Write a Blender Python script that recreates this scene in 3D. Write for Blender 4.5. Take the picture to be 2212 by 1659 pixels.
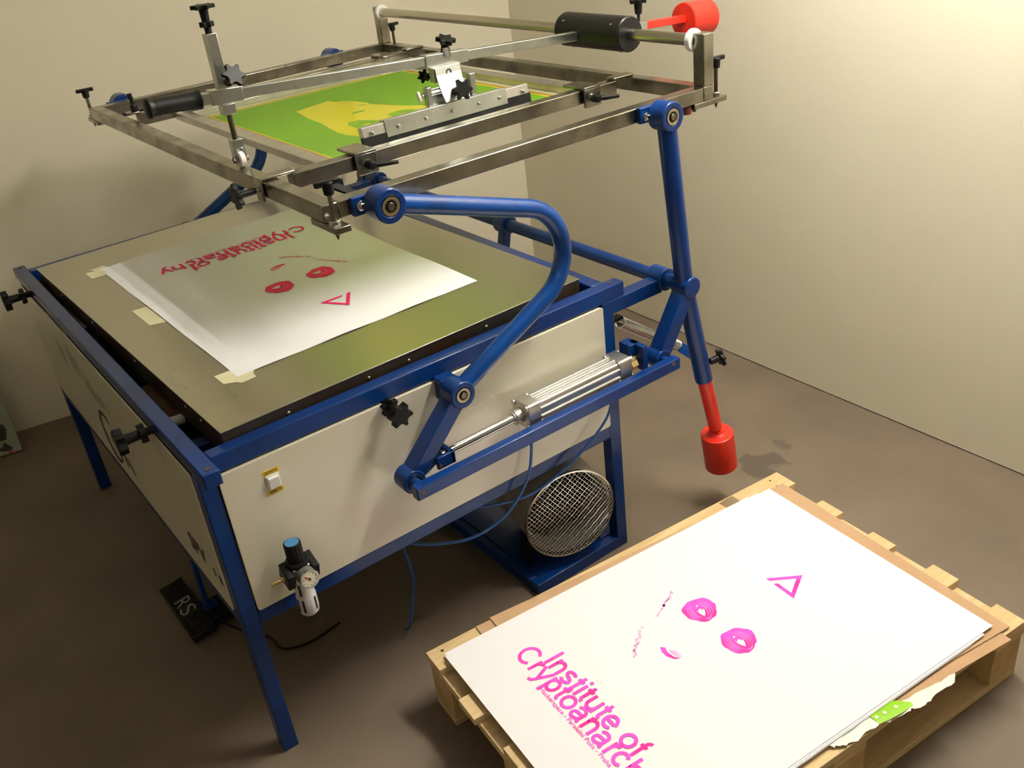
import bpy, bmesh, math, random
from mathutils import Vector, Matrix
random.seed(7)
scene = bpy.context.scene
for o in list(bpy.data.objects): bpy.data.objects.remove(o)
COL = scene.collection

# ------------------------------------------------------------------ camera
cam = bpy.data.cameras.new('camera'); cam_o = bpy.data.objects.new('camera', cam); COL.objects.link(cam_o)
cam.sensor_width = 36.0; cam.lens = 2051.74 / 2212 * 36.0; cam.clip_start = .05
RR = [[0.7913763759470095, -0.6018828315827254, -0.10705367176766174],
      [-0.36820979533010956, -0.3294999820339929, -0.869397094809131],
      [0.48800100226939747, 0.7274385327198161, -0.4823776558864481]]
CAM = Vector((-0.36454444943871117, -1.734246240533367, 1.852981410425821))
right, down, fwd = Vector(RR[0]), Vector(RR[1]), Vector(RR[2])
m = Matrix(((right.x, -down.x, -fwd.x, CAM.x), (right.y, -down.y, -fwd.y, CAM.y), (right.z, -down.z, -fwd.z, CAM.z), (0, 0, 0, 1)))
cam_o.matrix_world = m
scene.camera = cam_o

# ------------------------------------------------------------------ world, exposure
w = bpy.data.worlds.new('world'); scene.world = w; w.use_nodes = True
w.node_tree.nodes['Background'].inputs[0].default_value = (.75, .70, .60, 1)
w.node_tree.nodes['Background'].inputs[1].default_value = .03
vs = scene.view_settings
vs.view_transform = 'Standard'; vs.look = 'None'; vs.gamma = 1.0; vs.use_curve_mapping = False
vs.exposure = 0.45
LAMPS = [  # x, y, z, watts, length along y, width
    (1.66, -0.55, 2.60, 122.0, 1.25, .16),
    (-1.9, -3.4, 2.60, 13.0, 1.25, .16),  # added fill lamp, out of view, weak light from the front left
]
LAMP_COL = (1.0, .96, .875)

# ------------------------------------------------------------------ materials
MATS = {}
def mat(name, base, metallic=0., rough=.5, col2=None, scale=8., stretch=(1, 1, 1), lo=.35, hi=.65, bump=0., bscale=None,
        coat=0., rvar=0., spec=.5, aniso=0., trans=0., detail=4.):
    if name in MATS: return MATS[name]
    mt = bpy.data.materials.new(name); mt.use_nodes = True
    nt = mt.node_tree; P = nt.nodes['Principled BSDF']; L = nt.links
    P.inputs['Base Color'].default_value = (*base, 1); P.inputs['Metallic'].default_value = metallic
    P.inputs['Roughness'].default_value = rough; P.inputs['Coat Weight'].default_value = coat; P.inputs['Coat Roughness'].default_value = .08
    P.inputs['Specular IOR Level'].default_value = spec; P.inputs['Anisotropic'].default_value = aniso
    if col2 is not None or bump or rvar:
        tc = nt.nodes.new('ShaderNodeTexCoord'); mp = nt.nodes.new('ShaderNodeMapping'); mp.inputs['Scale'].default_value = stretch
        L.new(tc.outputs['Object'], mp.inputs['Vector'])
        nz = nt.nodes.new('ShaderNodeTexNoise'); nz.inputs['Scale'].default_value = scale; nz.inputs['Detail'].default_value = detail
        L.new(mp.outputs['Vector'], nz.inputs['Vector'])
        if col2 is not None:
            rp = nt.nodes.new('ShaderNodeValToRGB'); rp.color_ramp.elements[0].position = lo; rp.color_ramp.elements[1].position = hi
            rp.color_ramp.elements[0].color = (*base, 1); rp.color_ramp.elements[1].color = (*col2, 1)
            L.new(nz.outputs['Fac'], rp.inputs['Fac']); L.new(rp.outputs['Color'], P.inputs['Base Color'])
        if rvar:
            mr = nt.nodes.new('ShaderNodeMapRange'); mr.inputs['To Min'].default_value = max(.02, rough - rvar); mr.inputs['To Max'].default_value = rough + rvar
            L.new(nz.outputs['Fac'], mr.inputs['Value']); L.new(mr.outputs['Result'], P.inputs['Roughness'])
        if bump:
            n2 = nt.nodes.new('ShaderNodeTexNoise'); n2.inputs['Scale'].default_value = bscale or scale * 6; n2.inputs['Detail'].default_value = 5
            L.new(mp.outputs['Vector'], n2.inputs['Vector'])
            b = nt.nodes.new('ShaderNodeBump'); b.inputs['Strength'].default_value = bump; b.inputs['Distance'].default_value = .004
            L.new(n2.outputs['Fac'], b.inputs['Height']); L.new(b.outputs['Normal'], P.inputs['Normal'])
    MATS[name] = mt
    return mt
def mix_patch(mt, color, center, radius, axes=(1, 1, 1), nscale=20., sharp=.25, strength=1., thr=.5):
    """a stain with its own irregular shape, fixed on the object (object coordinates)"""
    nt = mt.node_tree; L = nt.links; P = nt.nodes['Principled BSDF']
    tc = nt.nodes.new('ShaderNodeTexCoord')
    s = nt.nodes.new('ShaderNodeVectorMath'); s.operation = 'SUBTRACT'; s.inputs[1].default_value = center; L.new(tc.outputs['Object'], s.inputs[0])
    d = nt.nodes.new('ShaderNodeVectorMath'); d.operation = 'MULTIPLY'; d.inputs[1].default_value = tuple(a / radius for a in axes); L.new(s.outputs[0], d.inputs[0])
    ln = nt.nodes.new('ShaderNodeVectorMath'); ln.operation = 'LENGTH'; L.new(d.outputs[0], ln.inputs[0])
    nz = nt.nodes.new('ShaderNodeTexNoise'); nz.inputs['Scale'].default_value = nscale; nz.inputs['Detail'].default_value = 5; L.new(tc.outputs['Object'], nz.inputs['Vector'])
    a = nt.nodes.new('ShaderNodeMath'); a.operation = 'MULTIPLY_ADD'; a.inputs[1].default_value = 1.6; L.new(nz.outputs['Fac'], a.inputs[0])
    inv = nt.nodes.new('ShaderNodeMath'); inv.operation = 'SUBTRACT'; inv.inputs[0].default_value = .2; L.new(ln.outputs['Value'], inv.inputs[1]); L.new(inv.outputs[0], a.inputs[2])
    mr = nt.nodes.new('ShaderNodeMapRange'); mr.inputs['From Min'].default_value = thr - sharp; mr.inputs['From Max'].default_value = thr + sharp; mr.inputs['To Max'].default_value = strength
    L.new(a.outputs[0], mr.inputs['Value'])
    mx = nt.nodes.new('ShaderNodeMix'); mx.data_type = 'RGBA'; mx.inputs[7].default_value = (*color, 1)
    src = P.inputs['Base Color']
    if src.is_linked: L.new(src.links[0].from_socket, mx.inputs[6])
    else: mx.inputs[6].default_value = src.default_value
    L.new(mr.outputs['Result'], mx.inputs[0]); L.new(mx.outputs[2], src)

M_wall = mat('wall_paint', (.80, .745, .595), rough=.75, col2=(.775, .72, .57), scale=1.5, bump=.08, bscale=120)
M_ceil = mat('ceiling_paint', (.86, .83, .76), rough=.85, col2=(.84, .81, .74), scale=2.)
M_floor = mat('concrete_floor', (.185, .140, .098), rough=.62, col2=(.130, .098, .068), scale=2.2, lo=.3, hi=.72, bump=.12, bscale=90, rvar=.12)
M_blue = mat('blue_enamel', (.001, .031, .168), rough=.30, col2=(.001, .021, .125), scale=5, coat=.18, rvar=.05, spec=.3)
M_blue2 = mat('blue_enamel_scuffed', (.001, .045, .23), rough=.22, col2=(.001, .015, .075), scale=7, lo=.55, hi=.80, coat=.35, rvar=.06, spec=.3)
M_steel = mat('raw_steel', (.36, .34, .28), metallic=1., rough=.26, col2=(.15, .135, .105), scale=11, stretch=(.7, 1, 1), lo=.38, hi=.72, rvar=.14, bump=.05, bscale=80, detail=8)
M_rod = mat('ground_rod', (.56, .53, .46), metallic=1., rough=.26)
M_steel_d = mat('dark_steel', (.16, .145, .12), metallic=1., rough=.42, col2=(.10, .085, .06), scale=12, rvar=.1)
M_plate = mat('bed_steel', (.57, .55, .45), metallic=1., rough=.28, col2=(.53, .51, .42), scale=3, stretch=(1, .35, 1), lo=.2, hi=.8, rvar=.02, aniso=.3)
M_skirt = mat('bed_skirt', (.115, .105, .09), metallic=.9, rough=.5, col2=(.10, .055, .03), scale=5, rvar=.1)
M_galv = mat('galvanised_steel', (.60, .62, .58), metallic=1., rough=.30, col2=(.46, .49, .46), scale=16, rvar=.1)
M_galv_r = mat('galvanised_sheet', (.56, .58, .55), metallic=1., rough=.46, col2=(.46, .49, .46), scale=16, rvar=.06)
M_alu = mat('aluminium', (.68, .67, .63), metallic=1., rough=.36, col2=(.58, .57, .53), scale=20, rvar=.08)
M_chrome = mat('chrome', (.78, .76, .73), metallic=1., rough=.08)
M_brass = mat('brass', (.72, .56, .28), metallic=1., rough=.25)
M_bearing = mat('bearing_ring', (.60, .52, .36), metallic=1., rough=.3)
M_black = mat('black_plastic', (.007, .007, .007), rough=.40, col2=(.010, .010, .009), scale=30, spec=.16)
M_blackm = mat('black_painted_metal', (.007, .007, .007), rough=.36, spec=.3)
M_rubber = mat('black_rubber', (.006, .006, .006), rough=.5, spec=.25)
M_red = mat('red_paint', (.76, .030, .014), rough=.38, col2=(.66, .022, .010), scale=9, bump=.04, bscale=60)
M_panel = mat('cream_panel', (.68, .64, .52), rough=.26, col2=(.65, .61, .495), scale=3, coat=.3)
M_panel2 = mat('cream_panel_scuffed', (.70, .66, .52), rough=.30, col2=(.66, .62, .48), scale=3, coat=.25)
M_white = mat('white_nylon', (.78, .77, .73), rough=.45)
M_paper = mat('white_paper', (.85, .845, .87), rough=.85, spec=.2)
M_card = mat('kraft_cardboard', (.52, .34, .20), rough=.85, col2=(.47, .30, .17), scale=6, spec=.2)
M_wood = mat('pine_wood', (.72, .55, .31), rough=.72, col2=(.60, .42, .20), scale=7, stretch=(.6, 7, 7), bump=.25, bscale=30, spec=.3)
M_wood2 = mat('pine_end_grain', (.60, .42, .20), rough=.8, col2=(.50, .33, .14), scale=16, stretch=(1, 1, 1), bump=.3, bscale=60, spec=.25)
M_knot = mat('nail_hole', (.06, .04, .025), rough=.9)
M_tape = mat('masking_tape', (.76, .71, .47), rough=.7, col2=(.72, .67, .43), scale=25)
M_pink = mat('pink_ink', (.96, .10, .66), rough=.7, col2=(.94, .03, .33), scale=16, lo=.46, hi=.62, spec=.2)
M_pink2 = mat('hot_pink_ink', (.90, .018, .135), rough=.6, col2=(.92, .03, .19), scale=30, spec=.2)
M_pinkl = mat('light_pink_ink', (.92, .38, .74), rough=.7, col2=(.93, .55, .82), scale=40, spec=.2)
M_pinkl2 = mat('light_hot_pink_ink', (.88, .22, .34), rough=.7, col2=(.90, .38, .46), scale=40, spec=.2)
M_yellowlab = mat('yellow_label', (.72, .50, .02), rough=.5)
M_ink = mat('black_ink', (.02, .02, .02), rough=.6)
M_logo = mat('violet_black_ink', (.045, .035, .06), rough=.55)
M_bluelid = mat('light_blue_cap', (.05, .20, .42), rough=.45)
M_hose = mat('blue_hose', (.012, .085, .33), rough=.3, coat=.2)
M_bowl = mat('filter_bowl', (.52, .50, .52), rough=.3)
M_dial = mat('gauge_dial', (.74, .70, .58), rough=.5)
M_zinc = mat('zinc_plated', (.62, .63, .60), metallic=1., rough=.22)
M_fan = mat('fan_housing_grey', (.30, .29, .265), rough=.42)
M_gaug = mat('gauge_case_grey', (.12, .12, .115), rough=.4)
M_fand = mat('fan_interior', (.012, .012, .012), rough=.7)
M_wire = mat('grille_wire', (.80, .79, .74), metallic=1., rough=.22)
M_dark = mat('dark_interior', (.03, .024, .02), rough=.8)
M_green = mat('wrapper_green', (.26, .56, .012), rough=.5)
M_wrap = mat('wrapper_white', (.78, .80, .74), rough=.5, col2=(.72, .74, .68), scale=30)
M_board = mat('painted_board', (.30, .33, .24), rough=.7, col2=(.25, .28, .20), scale=12)
M_redink = mat('red_spot', (.45, .01, .01), rough=.5)
M_rust = mat('rusty_bolt', (.20, .10, .05), metallic=.6, rough=.6, col2=(.12, .07, .04), scale=60)
M_redbuf = mat('red_rubber', (.10, .012, .008), rough=.5)

def fabric(name, col, k=.5, rough=.5, tcol=None, clear=0.):
    """stretched screen fabric: reflects and lets coloured light through"""
    mt = bpy.data.materials.new(name); mt.use_nodes = True; nt = mt.node_tree; L = nt.links
    P = nt.nodes['Principled BSDF']; out = nt.nodes['Material Output']
    P.inputs['Base Color'].default_value = (*col, 1); P.inputs['Roughness'].default_value = rough; P.inputs['Specular IOR Level'].default_value = .3
    T = nt.nodes.new('ShaderNodeBsdfTranslucent'); T.inputs['Color'].default_value = (*(tcol or [min(1, c * 1.15) for c in col]), 1)
    X = nt.nodes.new('ShaderNodeMixShader'); X.inputs[0].default_value = k
    L.new(P.outputs[0], X.inputs[1]); L.new(T.outputs[0], X.inputs[2])
    if clear:
        C = nt.nodes.new('ShaderNodeBsdfTransparent'); X2 = nt.nodes.new('ShaderNodeMixShader'); X2.inputs[0].default_value = clear
        L.new(X.outputs[0], X2.inputs[1]); L.new(C.outputs[0], X2.inputs[2]); X = X2
    L.new(X.outputs[0], out.inputs['Surface'])
    return mt
M_fgreen = fabric('emulsion_green', (.20, .50, .012), .5, tcol=(.46, .60, .24))
M_fyellow = fabric('emulsion_yellow', (.80, .68, .010), .5, tcol=(.85, .80, .30))
M_fopen = fabric('open_mesh_yellow', (.80, .74, .001), .48, tcol=(.88, .90, .30), clear=.10)
M_fpale = fabric('screen_fabric_pale', (.66, .70, .34), .5, tcol=(.8, .82, .5), clear=.1)
M_fred = fabric('screen_red_line', (.42, .03, .01), .3)
M_fedge = fabric('emulsion_green_edge', (.34, .46, .07), .5)

# ------------------------------------------------------------------ mesh helpers
ORG = {}
V = lambda *a: Vector(a if len(a) > 1 else a[0])
def basis(axis):
    a = Vector(axis).normalized(); t = Vector((0, 0, 1)) if abs(a.z) < .9 else Vector((1, 0, 0))
    u = a.cross(t).normalized(); v = a.cross(u).normalized()
    return u, v, a
class MB:
    def __init__(s): s.v = []; s.f = []; s.map = None
    def add(s, vs_, fs):
        n = len(s.v); s.v += [Vector(p) for p in vs_]; s.f += [tuple(i + n for i in f) for f in fs]; return s
    def box(s, x0, x1, y0, y1, z0, z1):
        c = [(x, y, z) for z in (z0, z1) for y in (y0, y1) for x in (x0, x1)]
        return s.add(c, [(0, 2, 3, 1), (4, 5, 7, 6), (0, 1, 5, 4), (2, 6, 7, 3), (0, 4, 6, 2), (1, 3, 7, 5)])
    def obox(s, c, a, b, d):
        c, a, b, d = V(c), V(a), V(b), V(d)
        p = [c + i * a + j * b + k * d for k in (-1, 1) for j in (-1, 1) for i in (-1, 1)]
        return s.add(p, [(0, 2, 3, 1), (4, 5, 7, 6), (0, 1, 5, 4), (2, 6, 7, 3), (0, 4, 6, 2), (1, 3, 7, 5)])
    def bar(s, p0, p1, w, h, side=(0, 1, 0)):
        """rectangular bar: w along `side`, h perpendicular"""
        p0, p1 = V(p0), V(p1); d = (p1 - p0); a = d.normalized(); sd = V(side); sd = (sd - a * sd.dot(a)).normalized(); up = a.cross(sd)
        return s.obox((p0 + p1) / 2, d / 2, sd * w / 2, up * h / 2)
    def cyl(s, p0, p1, r0, r1=None, n=24, cap=True):
        p0, p1 = V(p0), V(p1); r1 = r0 if r1 is None else r1; u, v, a = basis(p1 - p0)
        ring = lambda c, r: [c + (u * math.cos(2 * math.pi * i / n) + v * math.sin(2 * math.pi * i / n)) * r for i in range(n)]
        f = [(i, (i + 1) % n, n + (i + 1) % n, n + i) for i in range(n)]
        if cap: f += [tuple(range(n - 1, -1, -1)), tuple(range(n, 2 * n))]
        return s.add(ring(p0, r0) + ring(p1, r1), f)
    def ring(s, p0, p1, ro, ri, n=28):
        p0, p1 = V(p0), V(p1); u, v, a = basis(p1 - p0)
        R = lambda c, r: [c + (u * math.cos(2 * math.pi * i / n) + v * math.sin(2 * math.pi * i / n)) * r for i in range(n)]
        vs_ = R(p0, ro) + R(p1, ro) + R(p1, ri) + R(p0, ri); f = []
        for k in range(4):
            o, q = k * n, ((k + 1) % 4) * n
            f += [(o + i, o + (i + 1) % n, q + (i + 1) % n, q + i) for i in range(n)]
        return s.add(vs_, f)
    def tube(s, path, r, n=12, cap=True):
        path = [V(p) for p in path]; rs = r if isinstance(r, (list, tuple)) else [r] * len(path)
        t0 = (path[1] - path[0]).normalized(); u, v, _ = basis(t0); rings = []
        for i, p in enumerate(path):
            t = (path[min(i + 1, len(path) - 1)] - path[max(i - 1, 0)]).normalized()
            u = (u - t * u.dot(t)).normalized(); v = t.cross(u)
            rings += [p + (u * math.cos(2 * math.pi * k / n) + v * math.sin(2 * math.pi * k / n)) * rs[i] for k in range(n)]
        f = []
        for i in range(len(path) - 1):
            a, b = i * n, (i + 1) * n
            f += [(a + k, a + (k + 1) % n, b + (k + 1) % n, b + k) for k in range(n)]
        if cap: f += [tuple(range(n - 1, -1, -1)), tuple(range((len(path) - 1) * n, len(path) * n))]
        return s.add(rings, f)
    def lathe(s, prof, origin, axis, n=28):
        u, v, a = basis(axis); o = V(origin); vs_ = []
        for r, h in prof: vs_ += [o + a * h + (u * math.cos(2 * math.pi * i / n) + v * math.sin(2 * math.pi * i / n)) * max(r, 1e-5) for i in range(n)]
        f = []
        for k in range(len(prof) - 1):
            p, q = k * n, (k + 1) * n
            f += [(p + i, p + (i + 1) % n, q + (i + 1) % n, q + i) for i in range(n)]
        f += [tuple(range(n - 1, -1, -1)), tuple(range((len(prof) - 1) * n, len(prof) * n))]
        return s.add(vs_, f)
    def prism(s, pts, o, ex, ey, d):
        """polygon pts in the plane (o, ex, ey), extruded by vector d"""
        o, ex, ey, d = V(o), V(ex), V(ey), V(d); n = len(pts)
        a = [o + ex * x + ey * y for x, y in pts]; b = [p + d for p in a]
        return s.add(a + b, [tuple(range(n - 1, -1, -1)), tuple(range(n, 2 * n))] + [(i, (i + 1) % n, n + (i + 1) % n, n + i) for i in range(n)])
    def star(s, c, axis, r, ri, h, k=7, rot=0.):
        u, v, a = basis(axis); pts = []
        for i in range(k):
            t = rot + 2 * math.pi * i / k; dt = math.pi / k
            for da, rr in ((-.22, r * .985), (0, r), (.22, r * .985), (.62, ri * 1.06), (1., ri), (1.38, ri * 1.06)):
                pts.append((rr * math.cos(t + da * dt), rr * math.sin(t + da * dt)))
        return s.prism(pts, V(c) - a * h / 2, u, v, a * h)
    def poly(s, pts): 
        return s.add(pts, [tuple(range(len(pts)))])
    def apply(s, fn): s.v = [V(fn(p)) for p in s.v]; return s
    def build(s, name, material, parent=None, bevel=0., smooth=True, angle=35, label=None, kind=None, flat=False):
        if s.map: s.apply(s.map)
        lo = Vector([min(p[i] for p in s.v) for i in range(3)]); hi = Vector([max(p[i] for p in s.v) for i in range(3)]); c = (lo + hi) / 2
        me = bpy.data.meshes.new(name); me.from_pydata([p - c for p in s.v], [], s.f)
        if not flat:
            bm = bmesh.new(); bm.from_mesh(me); bmesh.ops.recalc_face_normals(bm, faces=bm.faces); bm.to_mesh(me); bm.free()
        if smooth:
            me.shade_smooth(); me.set_sharp_from_angle(angle=math.radians(angle))
        me.materials.append(material)
        o = bpy.data.objects.new(name, me); COL.objects.link(o); ORG[o] = c
        if parent is not None: o.parent = parent; o.location = c - ORG[parent]
        else: o.location = c
        if bevel:
            b = o.modifiers.new('bevel', 'BEVEL'); b.width = bevel; b.segments = 2; b.limit_method = 'ANGLE'; b.angle_limit = math.radians(50); b.harden_normals = False
        if label: o['label'] = label
        if kind: o['kind'] = kind
        return o
def thing(name, label, cat, loc, group=None):
    o = bpy.data.objects.new(name, None); COL.objects.link(o); o.location = loc; o.empty_display_size = .1; ORG[o] = V(loc)
    o['label'] = label; o['category'] = cat
    if group: o['group'] = group
    return o
def tag(o, label, cat, group=None):
    o['label'] = label; o['category'] = cat
    if group: o['group'] = group
    return o
def struct(o): o['kind'] = 'structure'; return o
def rail(p, a, b): return lambda t: p + a * t
def text_tris(txt, width=None, height=None, bold=0., space=1.):
    """outline text as flat triangles in the unit plane, scaled to a width or to a cap height"""
    cu = bpy.data.curves.new('tmp_text', 'FONT'); cu.body = txt; cu.size = 1; cu.offset = bold; cu.space_character = space; cu.resolution_u = 6
    ob = bpy.data.objects.new('tmp_text', cu); COL.objects.link(ob)
    dg = bpy.context.evaluated_depsgraph_get(); ev = ob.evaluated_get(dg); me = ev.to_mesh()
    vv = [(p.co.x, p.co.y) for p in me.vertices]; ff = [tuple(p.vertices) for p in me.polygons]
    ev.to_mesh_clear(); bpy.data.objects.remove(ob); bpy.data.curves.remove(cu)
    x0 = min(p[0] for p in vv); x1 = max(p[0] for p in vv)
    sx = width / (x1 - x0) if width else height / .73
    sy = height / .73 if height else sx
    return [((x - x0) * sx, y * sy) for x, y in vv], ff
def arc_pts(c, r, a0, a1, n, ex, ey):
    return [V(c) + V(ex) * r * math.cos(a0 + (a1 - a0) * i / n) + V(ey) * r * math.sin(a0 + (a1 - a0) * i / n) for i in range(n + 1)]

# ------------------------------------------------------------------ room
XW = lambda y: 2.2739 + math.tan(.0251) * (y - .5)
YC = 1.9098; XC = XW(YC)
YB = lambda x: YC + math.tan(-.1587) * (x - XC)
H = 2.8; X0, Y0 = -4.2, -5.6
fl = MB().box(X0, 3.2, Y0, 3.6, -.08, 0).build('floor', M_floor); struct(fl)
struct(MB().box(X0, 3.2, Y0, 3.6, H, H + .06).build('ceiling', M_ceil))
struct(MB().prism([(XC, YC), (X0, YB(X0)), (X0, YB(X0) + .12), (XC + .12, YC + .12)], (0, 0, .0), (1, 0, 0), (0, 1, 0), (0, 0, H)).build('wall_back', M_wall, smooth=False))
struct(MB().prism([(XC, YC), (XW(Y0), Y0), (XW(Y0) + .12, Y0), (XC + .12, YC + .12)], (0, 0, .004), (1, 0, 0), (0, 1, 0), (0, 0, H - .004)).build('wall_right', M_wall, smooth=False))
struct(MB().box(X0 - .12, X0, Y0, 3.2, 0, H).build('wall_left', M_wall, smooth=False))
struct(MB().box(X0, 2.3, Y0 - .12, Y0, 0, H).build('wall_front', M_wall, smooth=False))
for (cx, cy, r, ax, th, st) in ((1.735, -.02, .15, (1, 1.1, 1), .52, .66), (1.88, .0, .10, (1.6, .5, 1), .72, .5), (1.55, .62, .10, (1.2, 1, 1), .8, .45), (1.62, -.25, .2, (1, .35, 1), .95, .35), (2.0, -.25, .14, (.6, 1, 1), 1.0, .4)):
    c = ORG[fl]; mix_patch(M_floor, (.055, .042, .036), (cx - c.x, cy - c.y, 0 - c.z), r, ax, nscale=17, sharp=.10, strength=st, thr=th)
for i, (x, y, z, pw, ln, wd) in enumerate(LAMPS):
    t = thing('ceiling_light', ('long fluorescent ceiling light above the printing press', 'added unseen fill light, a long fluorescent fixture at the far end of the room')[i], 'lamp', (x, y, H))
    MB().box(x - .03, x + .03, y - ln / 2 - .02, y + ln / 2 + .02, z + .035, z + .075).build('housing', M_white, t, bevel=.004)
    for k in (-1, 1): MB().cyl((x, y + k * ln * .35, z + .075), (x, y + k * ln * .35, H), .006, n=8).build('hanger_rod', M_zinc, t)
    em = bpy.data.materials.new('lamp_tube_glow'); em.use_nodes = True; P = em.node_tree.nodes['Principled BSDF']
    P.inputs['Emission Color'].default_value = (*LAMP_COL, 1); P.inputs['Emission Strength'].default_value = pw / (math.pi * 4 * math.pi * .013 * (ln - .04))
    for k in (-1, 1):
        MB().cyl((x + k * wd * .4, y - ln / 2 + .02, z + .018), (x + k * wd * .4, y + ln / 2 - .02, z + .018), .013, n=14).build('lamp_tube', em, t)
        for e in (-1, 1): MB().box(min(x, x + k * wd * .5), max(x, x + k * wd * .5), y + e * (ln / 2 - .01) - .008, y + e * (ln / 2 - .01) + .008, z + .002, z + .04).build('tube_holder', M_white, t)

# ------------------------------------------------------------------ printing press: table
L_, W_, HT = 1.1500, 1.6066, .85
press = thing('screen_printing_press', 'large blue screen printing press with cream panels and a raised steel frame', 'printing press', (L_ / 2, W_ / 2, 0))
B_ = .0384
for (x, y) in ((0, 0), (0, W_ - B_), (L_ - B_, 0), (L_ - B_, W_ - B_)):
    MB().box(x, x + B_, y, y + B_, 0, .8095).build('leg', M_blue, press, bevel=.003)
fb = MB().box(0, .0376, -.056, W_ + .056, .8155, HT).build('front_beam', M_blue, press, bevel=.003)
rb = MB().box(L_ - .039, L_ + .001, .0383, W_ - .0383, .810, HT).build('rear_beam', M_blue, press, bevel=.003)
for y in (-.036, W_ + .036):
    MB().cyl((.019, y, HT - .004), (.019, y, HT + .0015), .0055, n=14).build('bolt', M_rust, fb)
for y in (0, W_ - .038):
    sbm = MB().box(.0376, 1.191, y, y + .038, .808, HT).build('side_beam', M_blue, press, bevel=.003)
    MB().cyl((1.156, y + .019, HT - .004), (1.156, y + .019, HT + .0015), .0055, n=14).build('bolt', M_rust, sbm)
for y in (0, W_ - .038): MB().box(B_, L_ - B_, y, y + .038, .396, .4356).build('lower_rail', M_blue, press, bevel=.003)
for x in (0, L_ - .038): MB().box(x, x + .038, B_, W_ - B_, .398, .4376).build('lower_rail', M_blue, press, bevel=.003)
def rrect(x0, x1, y0, y1, r, n=4):
    p = []
    for cx, cy, a in ((x1 - r, y1 - r, 0), (x0 + r, y1 - r, 90), (x0 + r, y0 + r, 180), (x1 - r, y0 + r, 270)):
        p += [(cx + r * math.cos(math.radians(a + 90 * i / n)), cy + r * math.sin(math.radians(a + 90 * i / n))) for i in range(n + 1)]
    return p
sp = MB().prism(rrect(.0395, L_ - .040, .437, .804, .008), (0, -.0045, 0), (1, 0, 0), (0, 0, 1), (0, .0045, 0)).build('side_panel', M_panel, press, bevel=.0012)
MB().box(.05, L_ - .048, -.001, .0125, .797, .8045).build('panel_lip', M_panel, sp, bevel=.001)
MB().prism(rrect(.0395, L_ - .040, .437, .804, .008), (0, W_, 0), (1, 0, 0), (0, 0, 1), (0, .0045, 0)).build('side_panel', M_panel, press, bevel=.0012)
fp = MB().prism(rrect(.036, W_ - .036, .4385, .812, .008), (-.0045, 0, 0), (0, 1, 0), (0, 0, 1), (.0045, 0, 0)).build('front_panel', M_panel2, press, bevel=.0012)
MB().box(L_, L_ + .0045, .044, W_ - .044, .437, .809).build('rear_panel', M_panel, press, bevel=.001)
c = ORG[sp]; mix_patch(M_panel, (.74, .55, .46), (.36 - c.x, 0, .52 - c.z), .16, (1, 1, 1.4), nscale=9, sharp=.45, strength=.32, thr=.75)
mix_patch(M_panel, (.74, .48, .46), (.72 - c.x, 0, .545 - c.z), .10, (.7, 1, 2), nscale=9, sharp=.4, strength=.28, thr=.7)
c = ORG[fp]
for (y, z, r, ax) in ((1.06, .72, .09, (1, .8, 1.3)), (.94, .68, .07, (1, .8, 1.2)), (.82, .675, .07, (1, .6, 1.6)), (1.20, .70, .07, (1, .7, 1))):
    mix_patch(M_panel2, (.22, .19, .15), (0, y - c.y, z - c.z), r, ax, nscale=16, sharp=.30, strength=.7, thr=.5)
mix_patch(M_panel2, (.30, .20, .12), (0, .243 - c.y, .765 - c.z), .06, (1, 5, .8), nscale=16, sharp=.3, strength=.6, thr=.45)
# inside of the table
MB().box(.05, L_ - .05, .045, W_ - .045, .60, .612).build('inner_shelf', M_dark, press)
MB().box(.0376, L_ - .05, .150, .188, .765, .803).build('cross_bar', M_blue, press, bevel=.002)
MB().box(.0376, L_ - .05, 1.40, 1.438, .765, .803).build('cross_bar', M_blue, press, bevel=.002)
MB().lathe([(.0, 0), (.011, .0), (.0125, .004), (.0125, .034), (.010, .039), (0, .040)], (.045, .318, .796), (1, -.12, 0)).build('buffer', M_white, press)
MB().box(.045, .30, .50, .72, .70, .72).build('shelf_board', M_card, press)
# knobs
def star_knob(mb, c, axis, r, shank, k=7, rot=.2, sr=None):
    """star head at c, hollow-backed shank running along axis"""
    a = V(axis).normalized(); sr = sr or r * .42
    mb.star(c, a, r, r * .66, r * .42, k, rot)
    mb.cyl(V(c) + a * r * .15, V(c) + a * shank, sr, sr * .86, n=18)
    return mb
def reg_knob(base, axis, length, r, rot):
    a = V(axis).normalized(); b = V(base)
    mb = MB(); mb.star(b - a * length, a, r, r * .66, r * .62, 6, rot); mb.cyl(b - a * length, b - a * length * .42, r * .42, r * .36, n=18)
    o = mb.build('registration_knob', M_black, press, bevel=.0015, label='black star knob on a threaded stem')
    MB().star(b - a * length * .30, a, r * .78, r * .56, r * .44, 6, rot + .3).build('lock_nut', M_black, o, bevel=.001)
    MB().cyl(b - a * length * .5, b + a * .01, r * .30, n=14).build('stem', M_black, o)
    return o
reg_knob((-.003, .262, .826), (1, -.06, .02), .070, .0315, .3)
reg_knob((-.003, 1.44, .822), (1, -.03, 0), .070, .0315, .1)
reg_knob((.446, -.003, .801), (0, 1, .06), .062, .030, .15)
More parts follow.
